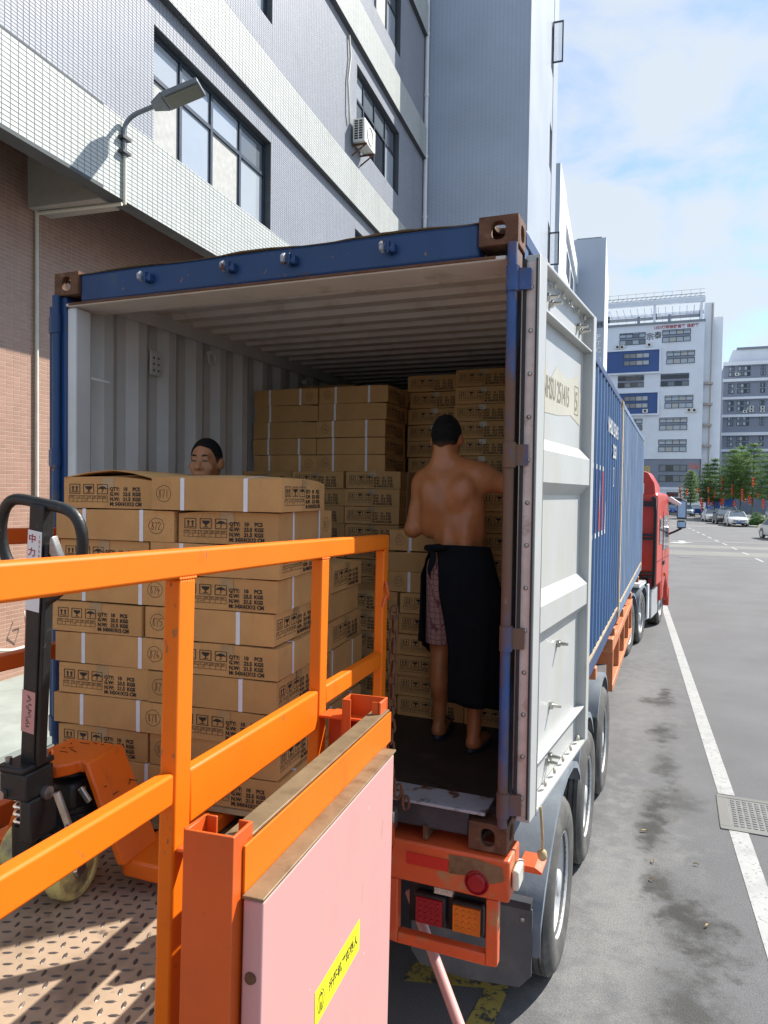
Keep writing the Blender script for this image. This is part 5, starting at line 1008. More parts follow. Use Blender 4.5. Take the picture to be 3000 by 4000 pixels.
def strap_mesh(x, bulge):
    b = B(); hy = BY/2+.0012; w_ = .0085; P = []
    path = [(-hy, -.0008)]+[(-hy, BZ*.5)]+[(-hy, BZ)]+[(-hy+2*hy*k/8, BZ+.0016+bulge*(1-abs(-1+2*k/8)**1.5)*(.35+.65*(1-(x/(BX/2))**2))) for k in range(0, 9)]+[(hy, BZ), (hy, BZ*.5), (hy, -.0008)]
    b.grid([[(x+s_*w_, y, z) for s_ in (-1, 1)] for y, z in path]); me = b.mesh('strap', recalc=False); me.materials.append(MATS['strap']); return me
STRAPS = {0: [strap_mesh(-.135, .002), strap_mesh(.125, .002)], 1: [strap_mesh(-.135, .016), strap_mesh(.125, .016)]}
def print_mesh():
    """printing on the short face: pictograms, handling table and weights; face lies in the YZ plane at +X, u to the right when looking at it"""
    b = B(); k = BY/558.; X0 = -BY/2; x_ = BX/2+.0007
    def q(u, v): return Vector((x_, X0+u*k, BZ-v*BZ/200.))
    def rect(u0, v0, u1, v1): b.add([q(u0, v0), q(u1, v0), q(u1, v1), q(u0, v1)], [(0, 1, 2, 3)])
    def poly(*p): b.add([q(*a) for a in p], [tuple(range(len(p)))])
    for u0 in (34, 122, 210):
        rect(u0, 42, u0+68, 46); rect(u0, 103, u0+68, 107); rect(u0, 46, u0+4, 103); rect(u0+64, 46, u0+68, 103)
    for u in (56, 80): poly((u-10, 66), (u+10, 66), (u, 54)); rect(u-4, 66, u+4, 88)
    rect(46, 92, 90, 97)
    poly((134, 56), (180, 56), (176, 70), (166, 80), (150, 80), (138, 68)); rect(154, 80, 160, 94); rect(142, 94, 172, 98)
    poly((216, 76), (222, 64), (234, 57), (244, 55), (254, 57), (266, 64), (272, 76), (258, 72), (244, 77), (230, 72)); rect(242, 76, 246, 94); rect(236, 92, 243, 96)
    for v in (118, 136, 158): rect(30, v, 276, v+2.2)
    for u in (30, 82, 114, 148, 180, 212, 244, 274): rect(u, 118, u+2, 160)
    uu, vv = (0, 1, 0), (0, 0, 1)
    for s_, u in (('TYPE', 34), ('50', 90), ('75', 122), ('100', 151), ('200', 183), ('300', 215), ('400', 246)): put_text(b, s_, .0105, q(u, 133.5), uu, vv, sx=.95)
    for u in (50, 128): b.tube([q(u, 146), q(u+5, 153), q(u+16, 142)], .0006, 4)
    for i, (a, c, d) in enumerate((('QTY:', '10', 'PCS'), ('G.W:', '23.5', 'KGS'), ('N.W:', '21.5', 'KGS'))):
        v = 84+33*i
        for s_, u in ((a, 290), (c, 372), (d, 430)): put_text(b, s_, .0195, q(u, v), uu, vv, offset=.0009)
    put_text(b, 'M: 54X41X12 CM', .0195, q(290, 182), uu, vv, offset=.0009, sx=.98)
    me = b.mesh('printing', recalc=False); me.materials.append(MATS['ink']); return me
PRINT = print_mesh()
def tape_mesh():
    b = B(); hx = BX/2+.0004; w_ = .026; b.grid([[(x, s_*w_, z) for s_ in (-1, 1)] for x, z in ((hx, BZ*.66), (hx, BZ), (hx-.04, BZ+.0012), (hx-.16, BZ+.0035))]); me = b.mesh('tape', recalc=False); me.materials.append(MATS['tape']); return me
TAPE = tape_mesh()
DIG = {'0': [(.5, 1.5), (.15, 1.2), (.1, .5), (.4, .05), (.8, .3), (.9, 1.0), (.65, 1.5), (.45, 1.5)], '1': [(.5, 1.55), (.45, .8), (.4, .0)], '2': [(.1, 1.2), (.4, 1.55), (.8, 1.3), (.6, .8), (.1, .1), (.5, .12), (.95, .05)],
       '3': [(.15, 1.5), (.8, 1.45), (.4, .95), (.85, .6), (.6, .05), (.1, .15)], '4': [(.6, 1.5), (.1, .6), (.95, .65), (.7, .9), (.6, -.1)], '5': [(.9, 1.5), (.3, 1.45), (.2, .9), (.7, .85), (.85, .4), (.5, .02), (.1, .15)],
       '6': [(.6, 1.55), (.2, .8), (.25, .1), (.7, .1), (.8, .5), (.45, .7), (.2, .4)], '7': [(.1, 1.4), (.9, 1.45), (.6, .8), (.4, -.05)], '8': [(.8, 1.35), (.4, 1.55), (.25, 1.15), (.75, .6), (.6, .05), (.2, .2), (.35, .8), (.8, 1.3)], '9': [(.85, 1.3), (.45, 1.55), (.15, 1.2), (.4, .85), (.8, 1.2), (.75, .6), (.5, -.1)]}
_num = {}
def number_mesh(s_):
    """felt-pen number with a ring round it on the long face (-Y)"""
    if s_ in _num: return _num[s_]
    b = B(); y_ = -BY/2-.0008; rs = random.Random(int(s_))
    def stroke(P, closed=False):
        P = [Vector((x, z)) for x, z in P]; C = []; m = len(P)
        for i in range(m if closed else m-1):
            g = lambda j: P[j % m] if closed else P[min(max(j, 0), m-1)]
            p0, p1, p2, p3 = g(i-1), g(i), g(i+1), g(i+2)
            for t in (0, .5): C.append(.5*((2*p1)+(-p0+p2)*t+(2*p0-5*p1+4*p2-p3)*t*t+(-p0+3*p1-3*p2+p3)*t**3))
        if not closed: C.append(P[-1])
        for a, c in zip(C, C[1:]+([C[0]] if closed else [])):
            d = (c-a); d = d.normalized() if d.length > 1e-7 else Vector((1, 0)); n_ = Vector((-d.y, d.x))*.00085; d = d*.0006
            b.add([(p.x, y_, p.y) for p in (a-n_-d, a+n_-d, c+n_+d, c-n_+d)], [(0, 1, 2, 3)])
    w_, h_ = .0125, .0195
    for i, ch in enumerate(s_): stroke([(-.0215+i*.0148+x*w_+rs.uniform(-.001, .001), .045+z*h_+rs.uniform(-.001, .001)) for x, z in DIG[ch]])
    stroke([(.032*math.cos(t)*rs.uniform(.94, 1.06), .060+.030*math.sin(t)*rs.uniform(.94, 1.06)) for t in np.linspace(0, 2*math.pi, 15)[:-1]], True)
    me = b.mesh('handwriting', recalc=False); me.materials.append(MATS['ink']); _num[s_] = me; return me
ORD = ['top', 'second', 'third', 'fourth', 'fifth', 'sixth', 'seventh', 'eighth', 'ninth', 'tenth', 'eleventh', 'twelfth', 'thirteenth', 'fourteenth', 'fifteenth', 'sixteenth', 'seventeenth', 'eighteenth', 'nineteenth', 'twentieth']
def carton(x, y, z, rz, label, group, num=None, nx=.19, top=False, full=True, nface=-1):
    t = bpy.data.objects.new('carton', CARTON_TOP if top else random.choice(CARTONS)); COL.objects.link(t); t.location = (x, y, z); t.rotation_euler = (0, 0, rz); tag(t, label, 'carton', group)
    def ch(nm, me, rot=0., loc=(0, 0, 0)): c = bpy.data.objects.new(nm, me); COL.objects.link(c); c.parent = t; c.rotation_euler = (0, 0, rot); c.location = loc
    if full:
        for s_ in STRAPS[1 if top else 0]: ch('strap', s_)
        ch('printing', PRINT); ch('printing', PRINT, math.pi); ch('tape', TAPE); ch('tape', TAPE, math.pi)
    if num: ch('handwriting', number_mesh(num), 0, (nx, 0, 0))
    return t
# pallet load: pinwheel layers, corner of the load nearest the camera on the right
CO = Vector((-.712, -.622)); ur = Vector((math.cos(LYAW), math.sin(LYAW))); uf = Vector((-math.sin(LYAW), math.cos(LYAW))); PIT = .1222; Z0 = 1.772
plt = thing('wooden_pallet', 'wooden pallet under the carton stack on the pallet jack', 'pallet', (*(CO-ur*.48+uf*.48), Z0-.125), LYAW)
slat = B(); slat.box(-.49, .49, -.045, .045, 0, .018); sm_ = slat.mesh('slat'); sm_.materials.append(MATS['wood'])
for k in range(7): o = bpy.data.objects.new('slat', sm_); COL.objects.link(o); o.parent = plt; o.location = (0, -.44+k*.147, .104)
for k in range(3): B().box(-.48+k*.44, -.40+k*.44, -.48, .48, .02, .103).obj('stringer', 'wood', plt)
for k in range(3): o = bpy.data.objects.new('slat', sm_); COL.objects.link(o); o.parent = plt; o.location = (0, -.44+k*.44, .0015)
def pl_box(r0, f0, w_, d_): return CO-ur*(r0+w_/2)+uf*(f0+d_/2)      # r0: distance left of the right edge, f0: depth
GAP = .012
for row in range(10):
    z = Z0+PIT*(9-row); A_ = row % 2 == 0; jit = lambda s_=.006: random.uniform(-s_, s_)
    L_, S_ = BX, BY
    sh = {0: -.03, 2: -.01, 4: .02, 6: -.005}.get(row, jit(.012))
    spots = [('front right', 0, 0, L_, S_, 'L'), ('front left', L_+GAP, 0, S_, L_, 'E')] if A_ else [('front right', 0, 0, S_, L_, 'E'), ('front left', S_+GAP, 0, L_, S_, 'L')]
    if row >= 3: spots += [('rear right', 0, S_+GAP, S_, L_, 'E2'), ('rear left', S_+GAP, L_+GAP, L_, S_, 'L')] if A_ else [('rear right', 0, L_+GAP, L_, S_, 'L'), ('rear left', L_+GAP, S_+GAP, S_, L_, 'E2')]
    for nm, r0, f0, w_, d_, kd in spots:
        p = pl_box(r0+sh*(1 if 'left' in nm else .6)+jit(), f0+jit(.008)-(.015 if row == 0 and nm == 'front right' else 0), w_, d_); rz = LYAW+(0 if kd == 'L' else -math.pi/2)+random.uniform(-.012, .012)
        num = None; nx = .19
        if A_ and nm == 'front right': num = str(871+row); nx = -.215
        if not A_ and nm == 'front left': num = str(871+row)
        if kd == 'E' and nm == 'front right': rz += math.pi; num = str(841+row); nx = .20        # long side with number faces right
        if kd == 'E2' and 'right' in nm: rz += math.pi; num = str(843+row); nx = -.2
        cb_ = carton(p.x, p.y, z, rz, f'carton {nm} in the {ORD[row]} row of the stack on the pallet', 'cartons stacked on the pallet', num, nx, top=(row == 0 or (row == 3 and 'rear' in nm)))
        if row == 0 and nm == 'front left':
            for sg in (-1, 1):
                fb_ = B(); fb_.grid([[(x, sg*BY/2*.995, BZ+.001), (x, sg*BY/4+.01, BZ+.018+.004*math.sin(5*x)), (x, .018+sg*.012, BZ+.027+.005*math.sin(4*x+1))] for x in np.linspace(-BX/2, BX/2, 9)]); fo_ = fb_.obj('flap', 'cardboard', cb_, smooth=60); fo_.modifiers.new('thick', 'SOLIDIFY').thickness = .004
# cartons loaded in the container
FZ = ZB+.151
def column(nm, x0, y0, kind, rows, z0, group, nums=None, hidden=0, nxs=.2):
    for r_ in range(rows):
        w_, d_ = (BX, BY) if kind == 'L' else (BY, BX)
        x = x0+w_/2+random.uniform(-.008, .008); y = y0+d_/2+random.uniform(-.012, .012); k = rows-1-r_
        carton(x, y, z0+r_*PIT, (0 if kind == 'L' else -math.pi/2)+random.uniform(-.01, .01), f'carton, {ORD[k]} from the top in {nm}', group, None if not nums else nums.get(k), nxs, full=r_ >= hidden)
for i, x0 in enumerate((-1.315, -.900, -.485)): column(('the left column', 'the middle column', 'the right column')[i]+' of the low stack by the man', x0, 1.10, 'E', 6, FZ, 'cartons low in the container')
column('the strapped pile left of the bare-backed man', -.975, 1.12, 'L', 3, FZ+6*PIT, 'cartons low in the container', {0: '231', 1: '230', 2: '229'}, nxs=-.2)
column('the pile by the right arm of the man', -.432, 1.12, 'E', 5, FZ+6*PIT, 'cartons low in the container')
for i, x0 in enumerate((-2.375, -1.96, -1.545)): column(('the left', 'the middle', 'the right')[i]+' printed column along the left container wall', x0, 1.72, 'E', 12, FZ, 'cartons stacked at the left wall', hidden=2)
column('the strapped pile against the left container wall', -2.375, 1.84, 'L', 5, FZ+12*PIT, 'cartons stacked at the left wall', {0: '169', 2: '167', 4: '165'})
column('the strapped pile right of the wall pile', -1.828, 1.83, 'L', 5, FZ+12*PIT, 'cartons stacked at the left wall', {0: '168', 2: '166', 4: '164'}, nxs=-.2)
for i, x0 in enumerate((-1.285, -.872, -.459)): column(('the left', 'the middle', 'the right')[i]+' printed column at the back of the container', x0, 2.27 if i == 0 else 2.1, 'E', 18, FZ, 'cartons at the back of the container', hidden=4)
for i, x0 in enumerate((-2.375, -1.83)): column(('the left', 'the right')[i]+' rearmost column behind the strapped piles', x0, 2.5 if i == 0 else 2.9, 'L', 18, FZ, 'cartons at the back of the container', hidden=13)
# ---------------------------------------------------------------- people
def sdf_body(prims, lo, hi, h, name, cuts=()):
    """prims: ('c',a,b,ra,rb[,k]) round cone, ('e',c,r[,rot,k]) ellipsoid, ('-c',...)/('-e',...) carve; cuts: callables giving signed distance to keep (<0)"""
    ax = [np.arange(lo[i], hi[i]+h, h) for i in range(3)]; G = np.stack(np.meshgrid(*ax, indexing='ij'), -1); D = np.full(G.shape[:3], .5)
    for p in prims:
        cap = p[0][-1] == 'c'
        if cap: a, b_, ra, rb = p[1:5]; k = p[5] if len(p) > 5 else .035; m0 = np.minimum(a, b_)-max(ra, rb); m1 = np.maximum(a, b_)+max(ra, rb)
        else: c, r_ = p[1], p[2]; rot = p[3] if len(p) > 3 else None; k = p[4] if len(p) > 4 else .035; mr = max(r_); m0 = np.array(c)-mr; m1 = np.array(c)+mr
        sl = tuple(slice(max(0, int((m0[i]-.09-lo[i])/h)), max(1, int((m1[i]+.09-lo[i])/h)+2)) for i in range(3)); Q = G[sl]
        if Q.size == 0: continue
        d = sd_cap(Q, a, b_, ra, rb) if cap else sd_ell(Q, c, r_, rot)
        D[sl] = smin(D[sl], d, k) if p[0][0] != '-' else -smin(-D[sl], d, k)
    for c in cuts: D = np.maximum(D, c(G))
    g = {'D': D}
    return surf_nets(lambda _: g['D'], lo, hi, h, name)
def body_obj(name, me, mat, parent, flip=False):
    o = link(name, me, mat, parent)
    bm = bmesh.new(); bm.from_mesh(me); bmesh.ops.recalc_face_normals(bm, faces=bm.faces); bmesh.ops.smooth_vert(bm, verts=bm.verts, factor=.4, use_axis_x=True, use_axis_y=True, use_axis_z=True); bm.to_mesh(me); bm.free()
    return o
def hand(w_, d, side, up, s_=1., curl=.6):
    """palm and five separate fingers as round cones; w_ wrist, d direction, side towards the thumb, up back of hand"""
    w_, d, side, up = map(Vector, (w_, d, side, up)); P = [('c', tuple(w_), tuple(w_+d*.085*s_), .026*s_, .034*s_, .02), ('e', tuple(w_+d*.07*s_), (.04*s_, .03*s_, .04*s_), None, .02)]
    for i, L_ in enumerate((.070, .080, .074, .058)):
        r0 = w_+d*.10*s_+side*(.030-.020*i)*s_; m = r0+(d*math.cos(curl*.5)-up*math.sin(curl*.5))*L_*.5*s_; e = m+(d*math.cos(curl*1.4)-up*math.sin(curl*1.4))*L_*.5*s_
        P += [('c', tuple(r0), tuple(m), .0095*s_, .0088*s_, .006), ('c', tuple(m), tuple(e), .0088*s_, .0075*s_, .006)]
    t0 = w_+d*.03*s_+side*.03*s_; t1 = t0+(d*.7+side*.6).normalized()*.045*s_; t2 = t1+(d*.9+side*.15-up*.3).normalized()*.03*s_
    return P+[('c', tuple(t0), tuple(t1), .014*s_, .011*s_, .012), ('c', tuple(t1), tuple(t2), .011*s_, .009*s_, .006)]
FL = ZB+.151
def hair_mat(name, z0, z1, skin):
    m = pm(name, (.010, .009, .009), .7, 0, .5, 40, .8, 260, spec=.2); t = m.node_tree; b = [n for n in t.nodes if n.type == 'BSDF_PRINCIPLED'][0]; L = t.links.new
    c = N(t, 'ShaderNodeTexCoord'); s_ = N(t, 'ShaderNodeSeparateXYZ'); L(c.outputs['Object'], s_.inputs[0]); nz = N(t, 'ShaderNodeTexNoise'); nz.inputs['Scale'].default_value = 190; nz.inputs['Detail'].default_value = 4; L(c.outputs['Object'], nz.inputs['Vector'])
    a = N(t, 'ShaderNodeMath', operation='MULTIPLY_ADD'); a.inputs[1].default_value = .05; L(nz.outputs[0], a.inputs[0]); L(s_.outputs[2], a.inputs[2]); r = N(t, 'ShaderNodeMapRange', interpolation_type='SMOOTHSTEP'); r.inputs['From Min'].default_value = z0+.025; r.inputs['From Max'].default_value = z1+.025; L(a.outputs[0], r.inputs[0])
    x = N(t, 'ShaderNodeMix', data_type='RGBA'); L(r.outputs[0], x.inputs[0]); x.inputs[6].default_value = (*skin, 1); L(b.inputs['Base Color'].links[0].from_socket, x.inputs[7]); L(x.outputs[2], b.inputs['Base Color'])
hair_mat('hair_crop', 1.545, 1.60, (.16, .065, .028)); hair_mat('hair_grey', 1.44, 1.515, (.14, .075, .045))
m1 = thing('person', 'bare-backed person in black waist cloth and sandals loading cartons in the container', 'person', (-.45, .76, FL))
hx, hy, hz = -.085, .055, 1.615
prims = [('e', (.02, 0, .95), (.148, .108, .12)), ('e', (.005, .005, 1.09), (.124, .092, .14)), ('e', (-.04, .015, 1.27), (.160, .108, .17)), ('c', (-.165, .015, 1.375), (.085, .015, 1.405), .068, .072, .05),
    ('c', (-.085, .03, 1.50), (-.165, .015, 1.40), .046, .05, .05), ('c', (-.08, .03, 1.50), (.08, .015, 1.425), .046, .055, .05), ('e', (-.145, .0, 1.22), (.055, .075, .14), (0, .12, 0), .05), ('e', (.085, .0, 1.22), (.055, .075, .15), (0, -.15, 0), .05),
    ('e', (.038, -.070, 1.325), (.060, .036, .085), (0, .4, 0), .04), ('e', (-.132, -.062, 1.31), (.046, .034, .082), (0, -.25, 0), .04), ('e', (-.02, -.075, 1.05), (.032, .030, .13), (0, .1, 0), .05), ('e', (.06, -.075, 1.05), (.034, .030, .13), (0, .05, 0), .05),
    ('-c', (-.078, -.118, 1.43), (-.03, -.122, 1.22), .020, .022, .03), ('-c', (-.03, -.122, 1.22), (.022, -.122, .98), .022, .024, .03), ('-c', (-.045, -.120, 1.36), (.01, -.118, 1.25), .008, .010, .03), ('-c', (.10, -.10, 1.29), (.055, -.115, 1.235), .010, .010, .025),
    ('c', (hx, .03, 1.43), (hx, .048, 1.56), .060, .056, .04), ('c', (hx-.03, .0, 1.48), (hx-.02, -.005, 1.57), .028, .024, .03), ('c', (hx+.03, .0, 1.48), (hx+.02, -.005, 1.57), .028, .024, .03),
    ('e', (hx, hy, hz+.015), (.076, .095, .103), None, .03), ('e', (hx, hy+.045, hz-.055), (.057, .062, .072), None, .03), ('e', (hx-.079, hy-.002, hz-.01), (.011, .026, .032), (0, .15, .35), .008), ('e', (hx+.079, hy-.002, hz-.01), (.011, .026, .032), (0, -.15, -.35), .008),
    ('c', (hx, hy+.09, hz+.0), (hx, hy+.112, hz-.03), .010, .016, .02),
    ('e', (.115, .02, 1.405), (.078, .068, .066), None, .04), ('c', (.11, .02, 1.40), (.36, .12, 1.345), .060, .046, .04), ('c', (.36, .12, 1.345), (.43, .34, 1.28), .044, .030, .02),
    ('e', (-.195, .015, 1.355), (.062, .064, .075), None, .04), ('c', (-.20, .015, 1.35), (-.245, -.01, 1.125), .052, .042, .03), ('c', (-.245, -.01, 1.125), (-.17, .22, 1.17), .043, .029, .02),
    ('c', (-.065, .0, .93), (-.10, .075, .50), .092, .060), ('c', (-.10, .075, .50), (-.105, .070, .10), .054, .034), ('e', (-.100, .045, .345), (.050, .056, .125), None, .04), ('e', (-.106, .058, .045), (.033, .042, .040), None, .025), ('c', (-.107, .08, .035), (-.125, .25, .020), .036, .028, .03),
    ('c', (.105, .0, .93), (.12, .02, .50), .092, .060), ('c', (.12, .02, .50), (.118, -.050, .10), .054, .035), ('e', (.118, -.03, .345), (.050, .056, .125), None, .04), ('e', (.118, -.062, .045), (.034, .043, .040), None, .025), ('c', (.119, -.04, .035), (.140, .13, .020), .037, .028, .03)]
prims += hand((.435, .36, 1.275), (.2, .97, -.1), (-.9, .2, 0), (0, 0, 1)) + hand((-.165, .235, 1.172), (.35, .93, .1), (.9, -.3, .1), (0, 0, 1))
body = body_obj('body', sdf_body(prims, (-.36, -.22, .018), (.54, .56, 1.76), .0095, 'body'), 'skin', m1)
hr = sdf_body([('e', (hx, hy-.002, hz+.018), (.0795, .0985, .1065), None, .03), ('c', (hx-.025, hy-.062, hz-.045), (hx+.025, hy-.062, hz-.045), .026, .026, .03)], (-.2, -.08, 1.5), (.04, .2, 1.76), .006, 'hair',
    [lambda G: -((G[..., 2]-(hz-.058))-1.15*np.maximum(G[..., 1]-hy+.005, 0)-.005*np.sin(90*G[..., 0])-.30*np.abs(G[..., 0]-hx)*(G[..., 1] < hy-.02)), lambda G: G[..., 1]-(hy+.075)])
body_obj('hair', hr, 'hair_crop', m1)
for hxx, yy in ((-.106, .062), (.118, -.058)):
    pass
# pink patterned shorts
shm = pm('shorts_pink', (.40, .215, .195), .85, 0, .08, 6, .15, 200, spec=.15); t = shm.node_tree; bs_ = [n for n in t.nodes if n.type == 'BSDF_PRINCIPLED'][0]
vo = N(t, 'ShaderNodeTexVoronoi', feature='DISTANCE_TO_EDGE'); vo.inputs['Scale'].default_value = 34; vo.inputs['Randomness'].default_value = .25; tc_ = N(t, 'ShaderNodeTexCoord'); t.links.new(tc_.outputs['Object'], vo.inputs['Vector'])
mr_ = N(t, 'ShaderNodeMapRange'); mr_.inputs['From Min'].default_value = .03; mr_.inputs['From Max'].default_value = .09; t.links.new(vo.outputs['Distance'], mr_.inputs[0])
mx_ = N(t, 'ShaderNodeMix', data_type='RGBA'); t.links.new(mr_.outputs[0], mx_.inputs[0]); mx_.inputs[6].default_value = (.17, .075, .075, 1); t.links.new(bs_.inputs['Base Color'].links[0].from_socket, mx_.inputs[7]); t.links.new(mx_.outputs[2], bs_.inputs['Base Color'])
fold = lambda G: .006*np.sin(34*G[..., 0]+9*G[..., 2])
sh = sdf_body([('e', (.02, 0, .95), (.153, .110, .10)), ('c', (-.062, .0, .92), (-.10, .065, .50), .100, .084, .04), ('c', (.095, .0, .92), (.105, .02, .50), .088, .078, .04)], (-.24, -.2, .44), (.28, .24, 1.08), .010, 'shorts', [lambda G: (.515+.03*(G[..., 0]+.1)-G[..., 2]), lambda G: G[..., 2]-1.02, lambda G: np.full(G.shape[:3], -1.)])
body_obj('shorts', sh, 'shorts_pink', m1)
# black cloth wrapped round the waist, open at the back left
b = B(); nt_, nf = 26, 64; P = []
for i in range(nt_):
    t_ = i/(nt_-1); row = []
    for j in range(nf):
        s_ = j/(nf-1); f0 = 226+42*min(1, t_*1.5)**.6; f1 = 360+222-36*min(1, t_*5); ph = f0+(f1-f0)*s_; a = R(ph)
        H = .80+.03*math.sin(R(ph-300))
        if ph > 400: H = .80-(ph-400)/150*.30
        H = max(H, .42); z = 1.045-.012*math.sin(a)-t_*H+.004*math.sin(7*a)*t_
        grow = min(1, t_*3.2); rx = .150+.062*grow+.012*t_; ry = .114+.034*grow+.040*t_
        fo = 1+.05*t_*math.sin(7*a+2*t_)+.022*math.sin(17*a+3*t_)*(.2+t_); row.append((.020+.006*t_+rx*math.cos(a)*fo, -.002+ry*math.sin(a)*fo, z))
    P.append(row)
wc = b.grid(P).obj('waist_cloth', 'black_cloth', m1, smooth=75); so2 = wc.modifiers.new('thick', 'SOLIDIFY'); so2.thickness = .006; so2.offset = 1
b = B(); b.tube([(-.145, -.075, 1.035), (-.105, -.108, 1.035), (-.055, -.126, 1.045), (-.02, -.130, 1.04)], [.016, .022, .018, .010], 8); b.grid([[(-.100+.022*s_+.010*math.sin(6*t_), -.122-.012*math.sin(3*t_), 1.03-.15*t_-.02*s_) for s_ in (-1+.8*t_, 0, 1-.75*t_)] for t_ in np.linspace(0, 1, 8)]); b.obj('cloth_knot', 'black_cloth', wc, smooth=70)
for (x, y, a, h_) in ((-.114, .15, .10, 1), (.128, .03, -.12, 1)):
    T = Matrix.Translation((x, y, 0)) @ Matrix.Rotation(a, 4, 'Z'); b = B(T)
    ol = [(.044*math.sin(q)*(.92 if math.cos(q) < 0 else 1.05), .142*math.cos(q)) for q in np.linspace(0, 2*math.pi, 25)[:-1]]
    b.prism(ol, 'z', .001, .024); o = b.obj('sandal', 'sandal', m1, bevel=.006); b = B(T); b.grid([[(.050*math.cos(q), .045+.035*k, .020+.052*math.sin(q)) for q in np.linspace(-.1, math.pi+.1, 10)] for k in (0, .5, 1)]); b.obj('strap', 'sandal', o, smooth=70)
# second person, seen from the eyes up behind the cartons
m2 = thing('person', 'person with short dark hair looking over the carton stack, only the head showing', 'person', (-1.80, .52, FL), R(-168))
hz2, hy2 = 1.475, .10
face = [('e', (0, hy2, hz2+.020), (.077, .095, .100), None, .03), ('e', (0, hy2+.042, hz2-.050), (.062, .060, .072), None, .03), ('e', (0, hy2+.055, hz2-.095), (.038, .040, .030), None, .03),
    ('e', (.083, hy2-.003, hz2-.012), (.010, .026, .034), (0, 0, .35), .008), ('e', (-.083, hy2-.003, hz2-.012), (.010, .026, .034), (0, 0, -.35), .008),
    ('-e', (.033, hy2+.108, hz2+.004), (.022, .016, .012), None, .012), ('-e', (-.033, hy2+.108, hz2+.004), (.022, .016, .012), None, .012), ('c', (-.045, hy2+.083, hz2+.026), (.045, hy2+.083, hz2+.026), .010, .010, .018),
    ('e', (.033, hy2+.085, hz2+.000), (.017, .014, .011), None, .006), ('e', (-.033, hy2+.085, hz2+.000), (.017, .014, .011), None, .006), ('e', (.038, hy2+.082, hz2-.014), (.020, .011, .009), None, .010), ('e', (-.038, hy2+.082, hz2-.014), (.020, .011, .009), None, .010),
    ('c', (0, hy2+.092, hz2+.012), (0, hy2+.116, hz2-.036), .009, .014, .012), ('e', (.017, hy2+.100, hz2-.040), (.012, .013, .010), None, .008), ('e', (-.017, hy2+.100, hz2-.040), (.012, .013, .010), None, .008), ('e', (.046, hy2+.070, hz2-.035), (.024, .018, .020), None, .02), ('e', (-.046, hy2+.070, hz2-.035), (.024, .018, .020), None, .02),
    ('c', (-.018, hy2+.094, hz2-.066), (.018, hy2+.094, hz2-.066), .008, .008, .010), ('c', (-.015, hy2+.093, hz2-.080), (.015, hy2+.093, hz2-.080), .009, .009, .010), ('c', (0, .02, 1.28), (0, .07, 1.42), .062, .056, .04)]
tor = [('e', (0, -.02, .88), (.165, .115, .13)), ('e', (0, -.015, 1.02), (.15, .11, .15)), ('e', (0, -.005, 1.15), (.17, .12, .16)), ('c', (-.15, 0, 1.245), (.15, 0, 1.245), .065, .065, .05), ('c', (-.17, 0, 1.24), (-.235, .03, .98), .054, .044), ('c', (.17, 0, 1.24), (.235, .03, .98), .054, .044)]
arms = [('c', (-.235, .03, .98), (-.20, .24, 1.02), .043, .030, .02), ('c', (.235, .03, .98), (.20, .24, 1.02), .043, .030, .02)]+hand((-.195, .255, 1.02), (.1, .97, .1), (.9, 0, .2), (0, 0, 1))+hand((.195, .255, 1.02), (-.1, .97, .1), (-.9, 0, .2), (0, 0, 1))
legs = [('c', (-.09, -.01, .86), (-.10, .03, .47), .088, .060), ('c', (-.10, .03, .47), (-.10, -.02, .09), .055, .036), ('c', (-.10, -.01, .04), (-.11, .17, .03), .038, .030), ('c', (.09, -.01, .86), (.10, .03, .47), .088, .060), ('c', (.10, .03, .47), (.10, -.02, .09), .055, .036), ('c', (.10, -.01, .04), (.11, .17, .03), .038, .030)]
body_obj('body', sdf_body(face+tor+arms+legs, (-.32, -.17, 0.004), (.32, .42, 1.62), .008, 'body'), 'skin_face', m2)
up = lambda ps, d: [(p[0], p[1], p[2], p[3]+d, p[4]+d, *p[5:]) if p[0] == 'c' else (p[0], p[1], tuple(q+d for q in p[2]), *p[3:]) for p in ps]
body_obj('shirt', sdf_body(up(tor, .014), (-.34, -.18, .78), (.34, .22, 1.36), .014, 'shirt', [lambda G: .82-G[..., 2]]), 'navy_cloth', m2)
body_obj('trousers', sdf_body(up([p for p in legs if p[1][2] > .4 or p[2][2] > .06]+tor[:1], .016), (-.26, -.2, .06), (.26, .2, 1.0), .014, 'trousers', [lambda G: .09-G[..., 2], lambda G: G[..., 2]-.93]), 'black_cloth', m2)
hr = sdf_body([('e', (0, hy2-.002, hz2+.024), (.0825, .1000, .106), None, .03)], (-.12, -.02, 1.36), (.12, .24, 1.62), .006, 'hair', [lambda G: -((G[..., 2]-(hz2-.030))-1.50*np.maximum(G[..., 1]-(hy2+.002), 0)+.9*np.maximum(np.abs(G[..., 0])-.05, 0)-.004*np.sin(90*G[..., 0]))])
body_obj('hair', hr, 'hair_grey', m2)
for sx in (-1, 1):
    b = B(); b.tube([(sx*.016, hy2+.100, hz2+.026), (sx*.032, hy2+.099, hz2+.032), (sx*.050, hy2+.088, hz2+.026)], [.003, .0045, .002], 6); b.obj('brow', 'hair', m2, smooth=60)
    b = B(); b.tube([(sx*.018, hy2+.0985, hz2-.001), (sx*.033, hy2+.1005, hz2+.002), (sx*.049, hy2+.0925, hz2-.002)], [.0016, .0040, .0016], 6); b.obj('eye', 'eye_dark', m2, smooth=60)
    b = B(); b.ball((sx*.010, hy2+.113, hz2-.046), (.005, .004, .003), 8, 5); b.obj('nostril', 'eye_dark', m2, smooth=60)
b = B(); b.tube([(-.024, hy2+.1035, hz2-.073), (0, hy2+.1055, hz2-.072), (.024, hy2+.1035, hz2-.073)], [.001, .0025, .001], 6); b.obj('mouth', 'lip', m2, smooth=60)
